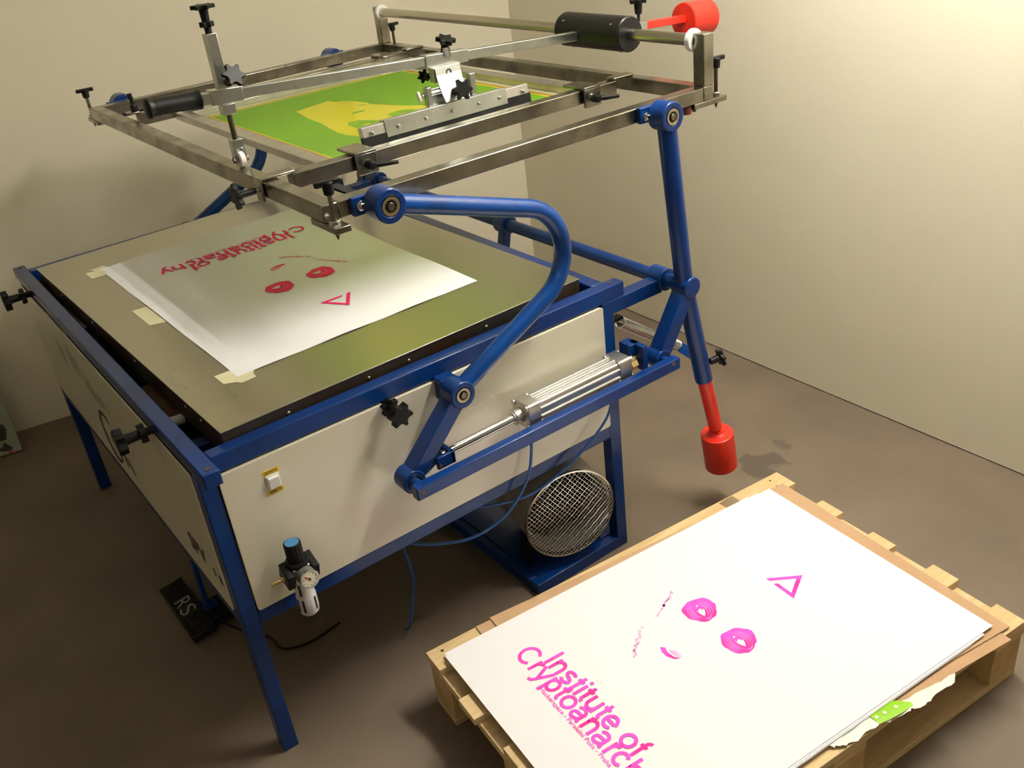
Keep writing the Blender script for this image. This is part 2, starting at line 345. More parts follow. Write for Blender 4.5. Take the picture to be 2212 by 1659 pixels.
# switch and its labels
sw = MB().box(.1345, .1655, -.0085, -.0044, .722, .757).build('power_switch', M_white, press, bevel=.0012)
MB().obox((.150, -.0105, .7395), (.0125, 0, 0), (0, .0035, .0012), (0, -.0012, .0135)).build('rocker', M_white, sw, bevel=.001)
for z0, txt in ((.7585, 'ZAPNUTO'), (.7085, 'VYPNUTO')):
    lb = MB().box(.1305, .1685, -.0052, -.0044, z0, z0 + .0115).build('label_strip', M_yellowlab, press, label='yellow switch label reading %s' % txt)
    vv, ff = text_tris(txt, width=.030, bold=.01); hh = max(p[1] for p in vv)
    MB().add([(.1345 + x, -.0055, z0 + .0022 + y * .0072 / hh) for x, y in vv], ff).build('lettering', M_ink, lb, smooth=False, flat=True)
# writing and mark on the front panel
FX = -.0056
def front_text(txt, y, z, h, width):
    vv, ff = text_tris(txt, width=width, bold=.022); hh = max(p[1] for p in vv)
    return MB().add([(FX, y - x, z + yy * h / hh) for x, yy in vv], ff).build('lettering', M_logo, fp, smooth=False, flat=True, label='dark painted letters %s' % txt)
front_text('SPV', .2455, .508, .047, .108); front_text('1', .097, .508, .024, .010); front_text('s', .066, .508, .022, .022)
def crescent(cy, cz, r, a0, a1, w0, w1, n=30):
    vs_, fs = [], []
    for i in range(n + 1):
        t = i / n; a = a0 + (a1 - a0) * t; ww = w0 + (w1 - w0) * t
        for rr in (r, r - ww): vs_.append((FX, cy - rr * math.cos(a), cz + rr * math.sin(a)))
    for i in range(n): fs.append((2 * i, 2 * i + 1, 2 * i + 3, 2 * i + 2))
    return vs_, fs
lg = MB(); lg.add(*crescent(.862, .545, .082, math.radians(55), math.radians(200), .010, .026)); lg.add(*crescent(.862, .545, .082, math.radians(200), math.radians(325), .026, .009))
lg.poly([(FX, .858, .500), (FX, .846, .566), (FX, .828, .576), (FX, .800, .500), (FX, .815, .500), (FX, .836, .556)][::1])
lg.poly([(FX, .79, .500), (FX, .768, .565), (FX, .752, .570), (FX, .728, .500), (FX, .745, .500), (FX, .762, .545)])
lg.poly([(FX, .722, .535), (FX, .71, .54), (FX, .672, .500), (FX, .690, .497)])
lg.build('round_mark', M_logo, fp, smooth=False, flat=True, label='dark round mark with a crescent and peaks')

# print bed
PA = .0234; vx = V(math.cos(PA), math.sin(PA), 0); vy = V(-math.sin(PA), math.cos(PA), 0); Q0 = V(.0826, .0391, 0)
PX, PY, PZ = 1.0114, 1.4685, .873
bed = MB().prism([(0, 0), (PX, 0), (PX, PY), (0, PY)], Q0 + V(0, 0, PZ - .003), vx, vy, (0, 0, .003)).build('print_bed', M_plate, press, bevel=.0008)
sk = MB()
for a, b in (((.002, .002), (PX - .002, .004)), ((.002, PY - .004), (PX - .002, PY - .002)), ((.002, .004), (.004, PY - .004)), ((PX - .004, .004), (PX - .002, PY - .004))):
    sk.prism([(a[0], a[1]), (b[0], a[1]), (b[0], b[1]), (a[0], b[1])], Q0 + V(0, 0, PZ - .062), vx, vy, (0, 0, .059))
skirt = sk.build('bed_skirt', M_skirt, bed, smooth=False)
for t in (.155, .36, .47, .70, .9): MB().lathe([(.0045, 0), (.0045, .001), (.003, .003), (0, .0034)], Q0 + vx * t + vy * .0022 + V(0, 0, PZ - .022), -vy, n=10).build('skirt_screw', M_bearing, bed)
for t in (.12, .21, .55, .9, 1.2): MB().lathe([(.0035, 0), (.0035, .001), (.0022, .0025), (0, .003)], Q0 + vx * .0022 + vy * t + V(0, 0, PZ - .018), -vx, n=10).build('skirt_screw', M_bearing, bed)
for y in (.35, 1.15): MB().box(.15, 1.05, y, y + .04, .80, .8105).build('bed_runner', M_dark, bed)

# rear pivots and shaft
PV = V(1.354, 0, .799)
for yy, sg in ((0., 1), (W_, -1)):
    MB().box(L_ - .002, 1.330, yy if sg > 0 else yy - .038, yy + .038 if sg > 0 else yy, .768, .8095).build('pivot_bracket', M_blue, press, bevel=.003)
    MB().ring((1.345, yy + sg * -.006, .802), (1.345, yy + sg * .048, .802), .032, .019, n=28).build('pivot_sleeve', M_blue, press, bevel=.002)
MB().cyl((1.345, -.045, .802), (1.345, W_ + .045, .802), .0195, n=24).build('pivot_shaft', M_blue, press)
MB().ring((1.345, .715, .802), (1.345, .765, .802), .032, .019).build('shaft_collar', M_blue, press, bevel=.002)
MB().bar((1.343, .74, .785), (1.300, .74, .60), .034, .030).build('shaft_lever', M_blue, press, bevel=.003)

# side linkages
def bearing(parent, c, sg, r=.020):
    x, y, z = c
    b = MB().ring((x, y, z), (x, y - sg * .0042, z), r, r * .84).build('bearing', M_bearing, parent)
    MB().ring((x, y + sg * .003, z), (x, y - sg * .0032, z), r * .845, r * .62).build('bearing_seal', M_bearing, b)
    MB().ring((x, y + sg * .002, z), (x, y - sg * .0015, z), r * .63, r * .40).build('bearing_gap', M_black, b)
    MB().ring((x, y + sg * .002, z), (x, y - sg * .0036, z), r * .70, r * .66).build('bearing_groove', M_black, b)
    MB().cyl((x, y + sg * .01, z), (x, y - sg * .0060, z), r * .41, n=18).build('pivot_pin', M_steel, b, bevel=.0008)
def fillet(p0, p1, p2, r, n=10):
    p0, p1, p2 = V(p0), V(p1), V(p2); a = (p0 - p1).normalized(); b = (p2 - p1).normalized(); th = a.angle(b); d = r / math.tan(th / 2)
    c = p1 + (a + b).normalized() * (r / math.sin(th / 2)); s, e = p1 + a * d - c, p1 + b * d - c
    out = []
    tot = s.angle(e); ax = s.cross(e).normalized()
    for i in range(n + 1): out.append(c + Matrix.Rotation(tot * i / n, 3, ax) @ s)
    return out
for near in (True, False):
    sg = 1 if near else -1
    Y = (lambda y: y) if near else (lambda y: W_ + .017 - y)
    mp = None if near else (lambda p: V(p.x, W_ + .017 - p.y, p.z))
    def mb_():
        k = MB(); k.map = mp; return k
    yk0, yk1 = -.036, -.088; ya = -.062
    # front arm: knuckle on the frame, bent tube down to the lower pivot
    K = V(.503, ya, 1.2705); P1 = V(.603, ya, .7885)
    crown = V(1.155, ya, 1.065)
    path = [K + V(.018, 0, -.004)] + fillet(K, crown, P1, .125, 14) + [P1 + V(.02, 0, .01)]
    fa = mb_().tube(path, .0215, 20).build('front_arm', M_blue2, press, label='bent blue steel tube arm')
    kn = mb_().ring((K.x, yk0, K.z), (K.x, yk1, K.z), .0365, .021).build('arm_knuckle', M_blue, fa, bevel=.003)
    lk = mb_().ring((P1.x, yk0, P1.z), (P1.x, yk1, P1.z), .0335, .0195).build('arm_knuckle', M_blue, fa, bevel=.003)
    lever = mb_().bar((P1.x, ya, P1.z), (.448, ya, .632), .046, .040).build('lever', M_blue, press, bevel=.003)
    mb_().ring((.442, -.038, .626), (.442, -.086, .626), .030, .018).build('lever_knuckle', M_blue, lever, bevel=.003)
    mb_().ring((.442, -.086, .626), (.442, -.089, .626), .0185, .013).build('bearing', M_zinc, lever)
    mb_().cyl((.442, -.06, .626), (.442, -.115, .626), .0115, n=18).build('pivot_pin', M_blue, lever)
    bearing(fa, (K.x, Y(yk1 + .004), K.z), sg); bearing(fa, (P1.x, Y(yk1 + .004), P1.z), sg, .018)
    brk = mb_().box(.578, .622, -.036, .0, .758, .816).build('pivot_block', M_blue, press, bevel=.003)
    # rear arm
    R0, R1, R2 = V(1.300, ya, 1.2655), V(1.352, ya, .800), V(1.4235, ya, .478)
    ra = mb_().tube([R0 + V(.002, 0, -.015), R1, R2], [.0245, .0245, .0255], 22).build('rear_arm', M_blue, press, label='straight blue rear tube arm')
    mb_().ring((R0.x, yk0, R0.z), (R0.x, yk1, R0.z), .0365, .021).build('arm_knuckle', M_blue, ra, bevel=.003)
    bearing(ra, (R0.x, Y(yk1 + .004), R0.z), sg)
    mb_().cyl((R1.x, -.036, R1.z), (R1.x, -.095, R1.z), .029, n=26).build('pivot_boss', M_blue, ra, bevel=.004)
    mb_().bar((R1.x + .002, ya - .004, R1.z), (1.246, ya - .004, .635), .046, .042).build('rear_lever', M_blue, ra, bevel=.003)
    mb_().ring((1.240, -.040, .626), (1.240, -.090, .626), .028, .015).build('lever_knuckle', M_blue, ra, bevel=.003)
    mb_().cyl((1.240, -.06, .626), (1.240, -.115, .626), .0115, n=18).build('pivot_pin', M_blue, ra)
    R3 = R2 + (V(1.480, ya, .262) - R2) * .86
    cw = mb_().cyl(R2 + (R1 - R2).normalized() * .03, R3, .0205, n=20).build('counterweight_rod', M_red, ra, label='red counterweight rod')
    d = (V(1.4975, ya, .140) - V(1.478, ya, .2695)).normalized()
    mb_().lathe([(.046, 0), (.0495, .0025), (.0495, .128), (.046, .1305)], V(1.478, ya, .2695), d, 32).build('counterweight', M_red, cw, label='red cylindrical counterweight')
    mb_().lathe([(.029, 0), (.0215, .006), (.0215, .012)], V(1.478, ya, .2695), -d, 24).build('weld_collar', M_red, cw)
    # parallel bar
    bar = mb_().box(.4215, 1.2645, -.127, -.101, .6025, .6365).build('parallel_bar', M_blue, press, bevel=.003, label='horizontal blue bar linking both levers')
    mb_().cyl((.437, -.124, .6195), (.437, -.1278, .6195), .006, n=14).build('bolt', M_rust, bar)
    mb_().cyl((1.240, -.124, .626), (1.240, -.1276, .626), .006, n=14).build('bolt', M_rust, bar)
    # lugs on the lift frame
    for kx, kz in ((K.x, K.z), (R0.x, R0.z)):
        lug = mb_().box(kx - .058, kx + .032, -.036, -.0215, 1.2535, 1.292).build('lug_plate', M_blue, press, bevel=.002)
        mb_().lathe([(.0105, 0), (.0105, .003), (.009, .004)], (kx - .040, -.036, kz + .003), (0, -1, 0), 18).build('washer', M_zinc, lug)
        mb_().lathe([(.0072, 0), (.0072, .007), (.006, .008)], (kx - .040, -.039, kz + .003), (0, -1, 0), 6).build('hex_bolt', M_zinc, lug)
# knob on the near rear arm, spring and strap
kb = MB(); star_knob(kb, (1.462, -.092, .545), (-1, .35, -.18), .027, .034, 6, .3); kb.build('clamp_knob', M_black, press, bevel=.0015)
S0, S1 = V(1.214, .05, .7045), V(1.432, .05, .5475)
ax = (S1 - S0); ln = ax.length; ax.normalize(); u, v, _ = basis(ax); N = 58
hel = [S0 + ax * (ln * (i / (N * 8))) + (u * math.cos(2 * math.pi * i / 8) + v * math.sin(2 * math.pi * i / 8)) * .0165 for i in range(N * 8 + 1)]
spr = MB().tube(hel, .0019, 6).build('tension_spring', M_zinc, press, label='bright coiled tension spring')
MB().tube([S0 + u * .0165, S0 - ax * .006, S0 - ax * .022, V(1.178, .04, .728)], .0019, 6).build('spring_hook', M_zinc, spr)
MB().tube([S1 + u * .0165, S1 + ax * .008, S1 + ax * .022], .0019, 6).build('spring_hook', M_zinc, spr)
MB().obox((1.168, .03, .735), (.03, 0, 0), (0, .012, 0), (0, 0, .004)).build('spring_anchor', M_blackm, press)
st = MB().bar(S1 + ax * .012, V(1.418, -.045, .508) + V(.06, .05, -.01), .004, .030, side=(0, 1, 0)).build('spring_strap', M_blue, press, bevel=.001)
MB().cyl((1.462, .042, .525), (1.462, .052, .525), .004, n=12).build('bolt', M_zinc, st)

# pneumatic cylinder
CX = V(0, -.058, .652)
pc = MB().prism(rrect(-.030, .030, -.030, .030, .007), (.812, CX.y, CX.z - .004), (0, 1, 0), (0, 0, 1), (.272, 0, 0)).build('pneumatic_cylinder', M_alu, press, bevel=.001, label='aluminium pneumatic cylinder with chrome rod')
for k in range(4):
    dy, dz = ((-.0312, .012), (-.0312, -.010), (.010, .0312), (-.012, .0312))[k]
    MB().cyl((.815, CX.y + dy, CX.z - .004 + dz), (1.08, CX.y + dy, CX.z - .004 + dz), .0035, n=8).build('profile_rib', M_alu, pc)
for x0, x1 in ((.776, .814), (1.082, 1.122)):
    hd = MB().prism(rrect(-.034, .034, -.034, .034, .008), (x0, CX.y, CX.z - .004), (0, 1, 0), (0, 0, 1), (x1 - x0, 0, 0)).build('cylinder_head', M_alu, pc, bevel=.002)
    for a in (-1, 1):
        for b in (-1, 1): MB().cyl((x0 - .004, CX.y + a * .0255, CX.z - .004 + b * .0255), (x1 + .004, CX.y + a * .0255, CX.z - .004 + b * .0255), .0078, n=14).build('tie_bolt', M_alu, hd)
MB().lathe([(.020, 0), (.020, .024), (.0165, .026), (.0165, .028)], (.777, CX.y, CX.z - .004), (-1, 0, 0)).build('rod_gland', M_alu, pc)
MB().cyl((.535, CX.y, CX.z - .008), (.76, CX.y, CX.z - .004), .0112, n=22).build('piston_rod', M_chrome, pc)
cl = MB(); cl.box(.507, .555, -.088, -.078, .628, .660); cl.box(.507, .555, -.042, -.032, .628, .660); cl.box(.545, .557, -.088, -.032, .628, .660)
clv = cl.build('clevis', M_blue, pc, bevel=.002); MB().cyl((.514, -.0895, .638), (.514, -.03, .638), .0048, n=14).build('clevis_pin', M_rust, clv)
MB().obox((.500, -.060, .646), (.022, 0, .010), (0, .010, 0), (-.006, 0, .016)).build('lever_lug', M_blue, press, bevel=.002)
cb = MB(); cb.box(L_, 1.185, -.055, -.012, .650, .690); cb.box(1.168, 1.186, -.085, -.028, .618, .690); cb.build('cylinder_bracket', M_blue, press, bevel=.002)
MB().cyl((1.122, CX.y, CX.z - .004), (1.17, CX.y, CX.z - .004), .012, n=18).build('rear_pin', M_brass, pc)
MB().cyl((1.137, CX.y - .006, CX.z - .012), (1.158, CX.y - .006, CX.z - .012), .015, n=6).build('air_fitting', M_brass, pc)

# air regulator
rg = MB().obox((.139, -.052, .527), (.0205, 0, 0), (0, .021, 0), (0, 0, .020)).build('air_regulator', M_alu, press, bevel=.002, label='air filter regulator with gauge and black knob')
MB().lathe([(.027, 0), (.0275, .006), (.0245, .012)], (.139, -.050, .545), (0, 0, 1)).build('knob_collar', M_black, rg)
n = 36; prof = [((.0195 if i % 2 else .0183) * math.cos(2 * math.pi * i / n), (.0195 if i % 2 else .0183) * math.sin(2 * math.pi * i / n)) for i in range(n)]
MB().prism(prof, (.139, -.050, .556), (1, 0, 0), (0, 1, 0), (0, 0, .047)).build('adjust_knob', M_black, rg, bevel=.0008)
MB().cyl((.139, -.050, .602), (.139, -.050, .6045), .0158, n=28).build('blue_cap', M_bluelid, rg)
for sx in (-1, 1):
    MB().obox((.139 + sx * .0300, -.052, .527), (.0085, 0, 0), (0, .0225, .009), (0, -.008, .0215)).build('side_clamp', M_black, rg, bevel=.003)
MB().lathe([(.0085, 0), (.0085, .006), (.0045, .008), (.0045, .030), (.0035, .032)], (.1005, -.055, .526), (-1, 0, .05), 16).build('hose_nipple', M_brass, rg)
ga = MB().lathe([(.021, 0), (.0215, .004), (.0215, .028), (.0185, .030)], (.141, -.072, .527), (0, -1, .12), 30).build('pressure_gauge', M_gaug, rg)
gd = (V(0, -1, .12)).normalized(); gc = V(.141, -.072, .527) + gd * .0302
MB().ring(gc - gd * .002, gc + gd * .001, .0222, .0182, 30).build('gauge_rim', M_zinc, ga)
MB().cyl(gc - gd * .001, gc, .0182, n=30).build('gauge_dial', M_dial, ga)
ge = V(1, 0, 0); gu = gd.cross(ge); 
MB().obox(gc + gd * .001, ge * .0022 * .7 + gu * .002, ge * -.0014 + gu * .0014, gd * .0004).build('gauge_needle', M_ink, ga)
nd = MB(); nd.obox(gc + gd * .0008 - ge * .0055 - gu * -.006, ge * .0045 - gu * .004, ge * .0008 + gu * .0009, gd * .0003); nd.build('gauge_mark', M_redink, ga)
tick = MB()
for i in range(9):
    a = math.radians(225 - i * 33.75); r_ = ge * math.cos(a) + gu * -math.sin(a)
    tick.obox(gc + gd * .0006 + r_ * .0145, r_ * .0018, gd.cross(r_) * .0005, gd * .0003)
tick.build('gauge_ticks', M_ink, ga)
bw = MB().lathe([(.0215, 0), (.0215, .048), (.0228, .050), (.0228, .085), (.0215, .098), (.016, .104), (.004, .105)], (.139, -.050, .508), (0, 0, -1), 30).build('filter_bowl', M_bowl, rg)
for i, a in enumerate((225, 300, 345, 190)):
    for z0, z1 in (((.498, .468),) if i % 2 == 0 else ()) + ((.455, .420),):
        r_ = .0222; x, y = .139 + r_ * math.cos(math.radians(a)), -.050 + r_ * math.sin(math.radians(a))
        tn = V(-math.sin(math.radians(a)), math.cos(math.radians(a)), 0)
        MB().obox((x, y, (z0 + z1) / 2), tn * .0028, V(math.cos(math.radians(a)), math.sin(math.radians(a)), 0) * .0012, V(0, 0, (z0 - z1) / 2)).build('bowl_slot', M_ink, bw)
MB().cyl((.139, -.03, .527), (.139, 0, .527), .012, n=16).build('mount', M_alu, rg)

# base platform under the rear and the fan on it
plt = MB(); plt.box(.803, L_, .0, .038, 0, .038); plt.box(.803, L_, W_ - .038, W_, 0, .038); plt.box(.803, .841, .038, W_ - .038, 0, .038); plt.box(L_ - .036, L_ + .002, .038, W_ - .038, 0, .038)
plt.build('base_frame', M_blue, press, bevel=.003)
MB().box(.83, L_ - .02, .03, W_ - .03, .034, .042).build('base_plate', M_blue, press)

# ------------------------------------------------------------------ lift frame
FX0, FX1, FY0, FY1, FZ = .3835, 1.5150, -.0215, 1.6385, 1.291
BW = .0365; ZB = FZ - BW
MB().box(FX0, FX0 + BW, FY0, FY1, ZB, FZ).build('frame_bar', M_steel, press, bevel=.0025)
MB().box(FX1 - BW, FX1, FY0, FY1, ZB, FZ).build('frame_bar', M_steel, press, bevel=.0025)
for y in (FY0 + .0003, FY1 - BW - .0003): MB().box(FX0 + BW, FX1 - BW, y, y + BW, ZB + .0003, FZ - .0003).build('frame_bar', M_steel, press, bevel=.0025)
for y in (FY0, FY1 - BW):
    MB().box(1.4795, FX1 + .001, y, y + BW, FZ, 1.4195).build('rod_post', M_steel, press, bevel=.002)
ROD = V(1.4905, 0, 1.4015)
gr = MB().cyl((ROD.x, FY0 + BW - .003, ROD.z), (ROD.x, FY1 - BW + .003, ROD.z), .0155, n=26).build('guide_rod', M_rod, press)
for y, sg in ((FY0 + BW, 1), (FY1 - BW, -1)):
    MB().lathe([(.0265, 0), (.0285, .004), (.0285, .013), (.025, .017), (.0158, .017)], (ROD.x, y, ROD.z), (0, sg, 0), 30).build('stop_collar', M_white, gr)
# corner adjusters: plate, threaded stud, T-handle
for cx, cy, dx, dy in ((FX0, FY0, 1, -1), (FX1, FY0, 1, 1), (FX0, FY1, 1, 1), (FX1, FY1, 1, -1)):
    if cx == FX0:
        px = cx + .0105; ys = -1 if cy == FY0 else 1
        py = cy + ys * .0275
        pl = MB().box(cx - .001, cx + .034, min(cy - ys * .062, cy + ys * .048), max(cy - ys * .062, cy + ys * .048), ZB - .0135, ZB).build('adjuster_plate', M_steel, press, bevel=.0015)
    else:
        ys = 1 if cy == FY0 else -1
        px = cx + .026; py = cy + ys * .016
        pl = MB().box(cx - .070, cx + .050, min(cy, cy + ys * .034), max(cy, cy + ys * .034), ZB - .0135, ZB).build('adjuster_plate', M_steel, press, bevel=.0015)
        MB().cyl((cx - .055, cy + ys * .017, ZB - .022), (cx - .055, cy + ys * .017, ZB - .013), .0055, n=12).build('bolt', M_steel_d, pl)
    sd = MB().cyl((px, py, ZB - .018), (px, py, 1.345), .0052, n=14).build('threaded_stud', M_steel_d if cx == FX1 else M_steel, pl)
    MB().lathe([(.0052, 0), (.0008, .012), (0, .0125)], (px, py, ZB - .018), (0, 0, -1), 12).build('stud_tip', M_rust, pl)
    MB().lathe([(.0118, 0), (.0118, .010), (.0105, .011)], (px, py, ZB), (0, 0, 1), 6).build('hex_nut', M_zinc, pl)
    hz = 1.318 if cx == FX0 else 1.325
    th = MB().lathe([(.0085, 0), (.0105, .002), (.0118, .018), (.0118, .026), (.0, .028)], (px, py, hz), (0, 0, 1), 16)
    th.bar((px - .027, py + .002, hz + .024), (px + .027, py - .002, hz + .024), .012, .011); th.build('t_handle', M_black, pl, bevel=.002)
MB().cyl((1.432, -.003, ZB - .022), (1.432, -.003, ZB), .014, n=18).build('rubber_stop', M_redbuf, press)
# clamp bars across the frame that carry the screen
def clamp_bar(yc, near):
    sgn = -1 if near else 1
    y0, y1 = yc - .018, yc + .018
    o = MB().box(.455, 1.435, y0, y1, 1.2545, 1.2905).build('clamp_bar', M_steel, press, bevel=.0025)
    for xa, xb in (((FX0 - .008, .463) if near else (.425, .463)), (1.428, FX1 - .015)):
        hk = MB(); hk.box(xa, xb, y0, y1, FZ + .0005, FZ + .0075)
        if xa < .4: hk.box(xa, xa + .007, y0, y1, 1.245, FZ + .005)
        hk.build('bar_hook', M_steel, o, bevel=.0025)
    if near:
        kb = MB(); star_knob(kb, (FX0 - .060, yc, 1.272), (1, 0, 0), .0295, .046, 6, .5, sr=.0085); kb.build('clamp_knob', M_black, o, bevel=.0015)
        MB().cyl((FX0 - .034, yc, 1.272), (FX0 + .0, yc, 1.272), .0058, n=14).build('knob_stem', M_zinc, o)
    else:
        lv = MB().lathe([(.011, 0), (.0115, .014), (.009, .020)], (.452, yc, FZ + .0075), (0, 0, 1), 14)
        lv.tube([V(.452, yc, FZ + .018), V(.452, yc + .002, FZ + .036), V(.450, yc + .004, FZ + .060)], [.0065, .0062, .0075], 12); lv.build('clamp_lever', M_black, o)
    for xc in (.636, 1.335):
        w2 = .028
        yi0, yi1 = (y0 - .014, y1 + .040) if near else (y0 - .040, y1 + .014)
        cpl = MB().box(xc - w2, xc + w2, yi0, yi1, 1.2915, 1.2985)
        if near: cpl.box(xc - w2, xc + w2, yi0, yi0 + .007, 1.245, 1.293)
        else: cpl.box(xc - w2, xc + w2, yi1 - .007, yi1, 1.245, 1.293)
        cp = cpl.build('screen_clamp', M_steel_d if xc < 1 and not near else M_steel, o, bevel=.0015)
        yo = yi0 if near else yi1
        lv = MB().lathe([(.0105, 0), (.0115, .003), (.0105, .020), (.0085, .024), (0, .025)], (xc, yo + sgn * .003, 1.268), (0, sgn, 0), 16)
        lv.tube([V(xc, yo + sgn * .016, 1.268), V(xc + .018, yo + sgn * .024, 1.2665), V(xc + .062, yo + sgn * .034, 1.263)], [.0072, .0066, .0048], 12)
        lv.build('clamp_lever', M_black, o, bevel=.0008)
        MB().ring((xc, yo, 1.268), (xc, yo + sgn * .004, 1.268), .0118, .005, 20).build('washer', M_zinc, o)
    return o
clamp_bar(.275, True); clamp_bar(1.364, False)
# one clamp lever seen standing up behind the grip
# ------------------------------------------------------------------ squeegee arm
AY = .43
def az(x): return 1.4525 + (x - .445) * (1.3915 - 1.4525) / (1.51 - .445)
arm = MB().bar((.345, AY, az(.345)), (1.487, AY, az(1.487)), .024, .0245).build('squeegee_arm', M_galv, press, bevel=.0018, label='galvanised square tube arm carrying the squeegee')
cyy = MB().lathe([(.0435, 0), (.0468, .003), (.0468, .262), (.0435, .265)], (ROD.x, .2555, ROD.z), (0, 1, 0), 40).build('carriage', M_blackm, press, label='black cylindrical carriage sliding on the rod')
for y in (.2535, .5215): MB().cyl((ROD.x, y, ROD.z), (ROD.x, y + .002, ROD.z), .0440, n=36).build('end_disc', M_blackm, cyy)
for y in (.29, .49):
    for a in (140, 265, 20): MB().cyl((ROD.x + .0455 * math.cos(math.radians(a)), y, ROD.z + .0455 * math.sin(math.radians(a))), (ROD.x + .0485 * math.cos(math.radians(a)), y, ROD.z + .0485 * math.sin(math.radians(a))), .003, n=10).build('grub_screw', M_zinc if a == 140 else M_blackm, cyy)
RY = .41
sb = MB().bar((1.535, RY, az(1.535)), (1.695, RY, az(1.695)), .026, .028).build('rear_socket', M_galv, cyy, bevel=.0015)
rw = MB().bar((1.60, RY, az(1.60)), (1.862, RY, az(1.862)), .019, .021).build('counterweight_arm', M_red, press, bevel=.0015, label='short red arm behind the carriage')
d = V(1, 0, (1.3915 - 1.4525) / (1.51 - .445)).normalized()
MB().lathe([(.0485, 0), (.0515, .0025), (.0515, .103), (.0485, .1055)], V(1.856, RY, az(1.856) - .005), d, 36).build('counterweight', M_red, rw, label='red cylindrical counterweight')
tk = MB().cyl((1.672, RY, az(1.672) + .01), (1.672, RY, 1.425), .0045, n=12).build('stud', M_blackm, cyy)
kb = MB(); kb.lathe([(.0085, 0), (.010, .003), (.012, .022), (.012, .032)], (1.672, RY, 1.416), (0, 0, 1), 16); kb.star((1.672, RY, 1.452), (0, 0, 1), .026, .017, .011, 6, .4); kb.build('star_knob', M_black, cyy, bevel=.001)
# grip
g0, g1 = V(.228, AY, az(.228) - .001), V(.352, AY, az(.352))
ga_ = (g1 - g0); gl = ga_.length
prof = [(.0, 0), (.016, .001), (.0215, .005), (.0215, .009), (.0178, .014)] + [(.0172 + .0009 * (i % 2), .014 + (gl - .028) * (i + 1) / 15) for i in range(14)] + [(.0185, gl - .010), (.021, gl - .006), (.021, gl - .002), (.016, gl), (0, gl)]
MB().lathe(prof, g0, ga_, 28).build('hand_grip', M_rubber, arm, angle=60)
# post at the front end with its height screw and roller
PXc = .4075
slv = MB().bar((.372, AY, az(.372)), (.447, AY, az(.447)), .0285, .033).build('post_sleeve', M_galv, arm, bevel=.0015)
post = MB().box(PXc - .0125, PXc + .0125, AY - .0125, AY + .0125, 1.416, 1.589).build('height_post', M_galv, arm, bevel=.0015)
MB().box(PXc - .015, PXc + .015, AY - .015, AY + .015, 1.414, 1.437).build('post_foot', M_galv, post, bevel=.001)
MB().cyl((PXc, AY, 1.345), (PXc, AY, 1.42), .0062, n=14).build('height_screw', M_steel_d, post)
hk = MB(); hk.lathe([(.0078, 0), (.0078, .014)], (PXc, AY, 1.589), (0, 0, 1), 14); hk.star((PXc, AY, 1.6075), (0, 0, 1), .0158, .0115, .011, 6, .2); hk.lathe([(.0085, 0), (.0105, .030)], (PXc, AY, 1.611), (0, 0, 1), 16); hk.star((PXc, AY, 1.6435), (0, 0, 1), .0265, .0185, .0085, 6, .1)
hk.build('height_knob', M_black, post, bevel=.0012)
kb = MB(); star_knob(kb, (.418, AY - .058, 1.5025), (-.12, 1, -.55), .0268, .040, 6, .25); kb.build('lock_knob', M_black, arm, bevel=.0012)
WZ = FZ + .0190
fk = MB(); fk.box(PXc - .0135, PXc + .0135, AY - .0115, AY + .0115, 1.336, 1.356)
for e in (-1, 1): fk.box(min(PXc + e * .0092, PXc + e * .0135), max(PXc + e * .0092, PXc + e * .0135), AY - .0115, AY + .0115, 1.302, 1.338)
fk.prism([(-.0092, 0), (-.0092, -.010), (-.0062, -.004), (-.002, -.001), (.002, -.001), (.0062, -.004), (.0092, -.010), (.0092, 0)], (PXc, AY - .0115, 1.3365), (1, 0, 0), (0, 0, 1), (0, .023, 0))
fork = fk.build('roller_fork', M_galv, post, bevel=.0008)
MB().lathe([(.0165, 0), (.0190, .0025), (.0190, .0115), (.0165, .014)], (PXc - .007, AY - .004, WZ), (1, 0, 0), 30).build('roller_wheel', M_white, post)
ax_ = MB().cyl((PXc - .019, AY - .004, WZ), (PXc + .019, AY - .004, WZ), .004, n=14); ax_.cyl((PXc - .018, AY - .004, WZ), (PXc - .0135, AY - .004, WZ), .0075, n=6); ax_.cyl((PXc + .0135, AY - .004, WZ), (PXc + .018, AY - .004, WZ), .0075, n=6)
ax_.build('axle', M_steel_d, post)
MB().box(.352, .376, AY - .0115, AY + .0115, az(.36) - .014, az(.36) + .0115).build('grip_socket', M_galv, arm, bevel=.001)
# squeegee carrier on the arm
s2 = MB().bar((.937, AY, az(.937)), (1.067, AY, az(1.067)), .031, .031).build('carrier_sleeve', M_galv, arm, bevel=.0015)
kb = MB(); star_knob(kb, (1.006, AY - .012, 1.466), (-.05, .35, -1), .0262, .040, 6, .0); kb.build('lock_knob', M_black, arm, bevel=.0012)
MB().cyl((1.002, AY - .016, az(1.0) + .006), (1.004, AY - .012, az(1.0) + .026), .010, n=6).build('hex_nut', M_zinc, arm)
br = MB()
XA, XB = .949, 1.024
prof = [(AY - .034, 1.406), (AY - .037, 1.390), (AY - .043, 1.374), (AY - .053, 1.356), (AY - .063, 1.340), (AY - .071, 1.328)]
for i in range(len(prof) - 1):
    (ya_, za), (yb_, zb) = prof[i], prof[i + 1]
    for off in (0,):
        sh0, sh1 = (1.405 - za) * -.05, (1.405 - zb) * -.05
        br.add([(XA + sh0, ya_, za), (XB + sh0, ya_, za), (XB + sh1, yb_, zb), (XA + sh1, yb_, zb), (XA + sh0, ya_ + .003, za), (XB + sh0, ya_ + .003, za), (XB + sh1, yb_ + .003, zb), (XA + sh1, yb_ + .003, zb)],
               [(0, 1, 2, 3), (7, 6, 5, 4), (0, 4, 5, 1), (1, 5, 6, 2), (2, 6, 7, 3), (3, 7, 4, 0)])
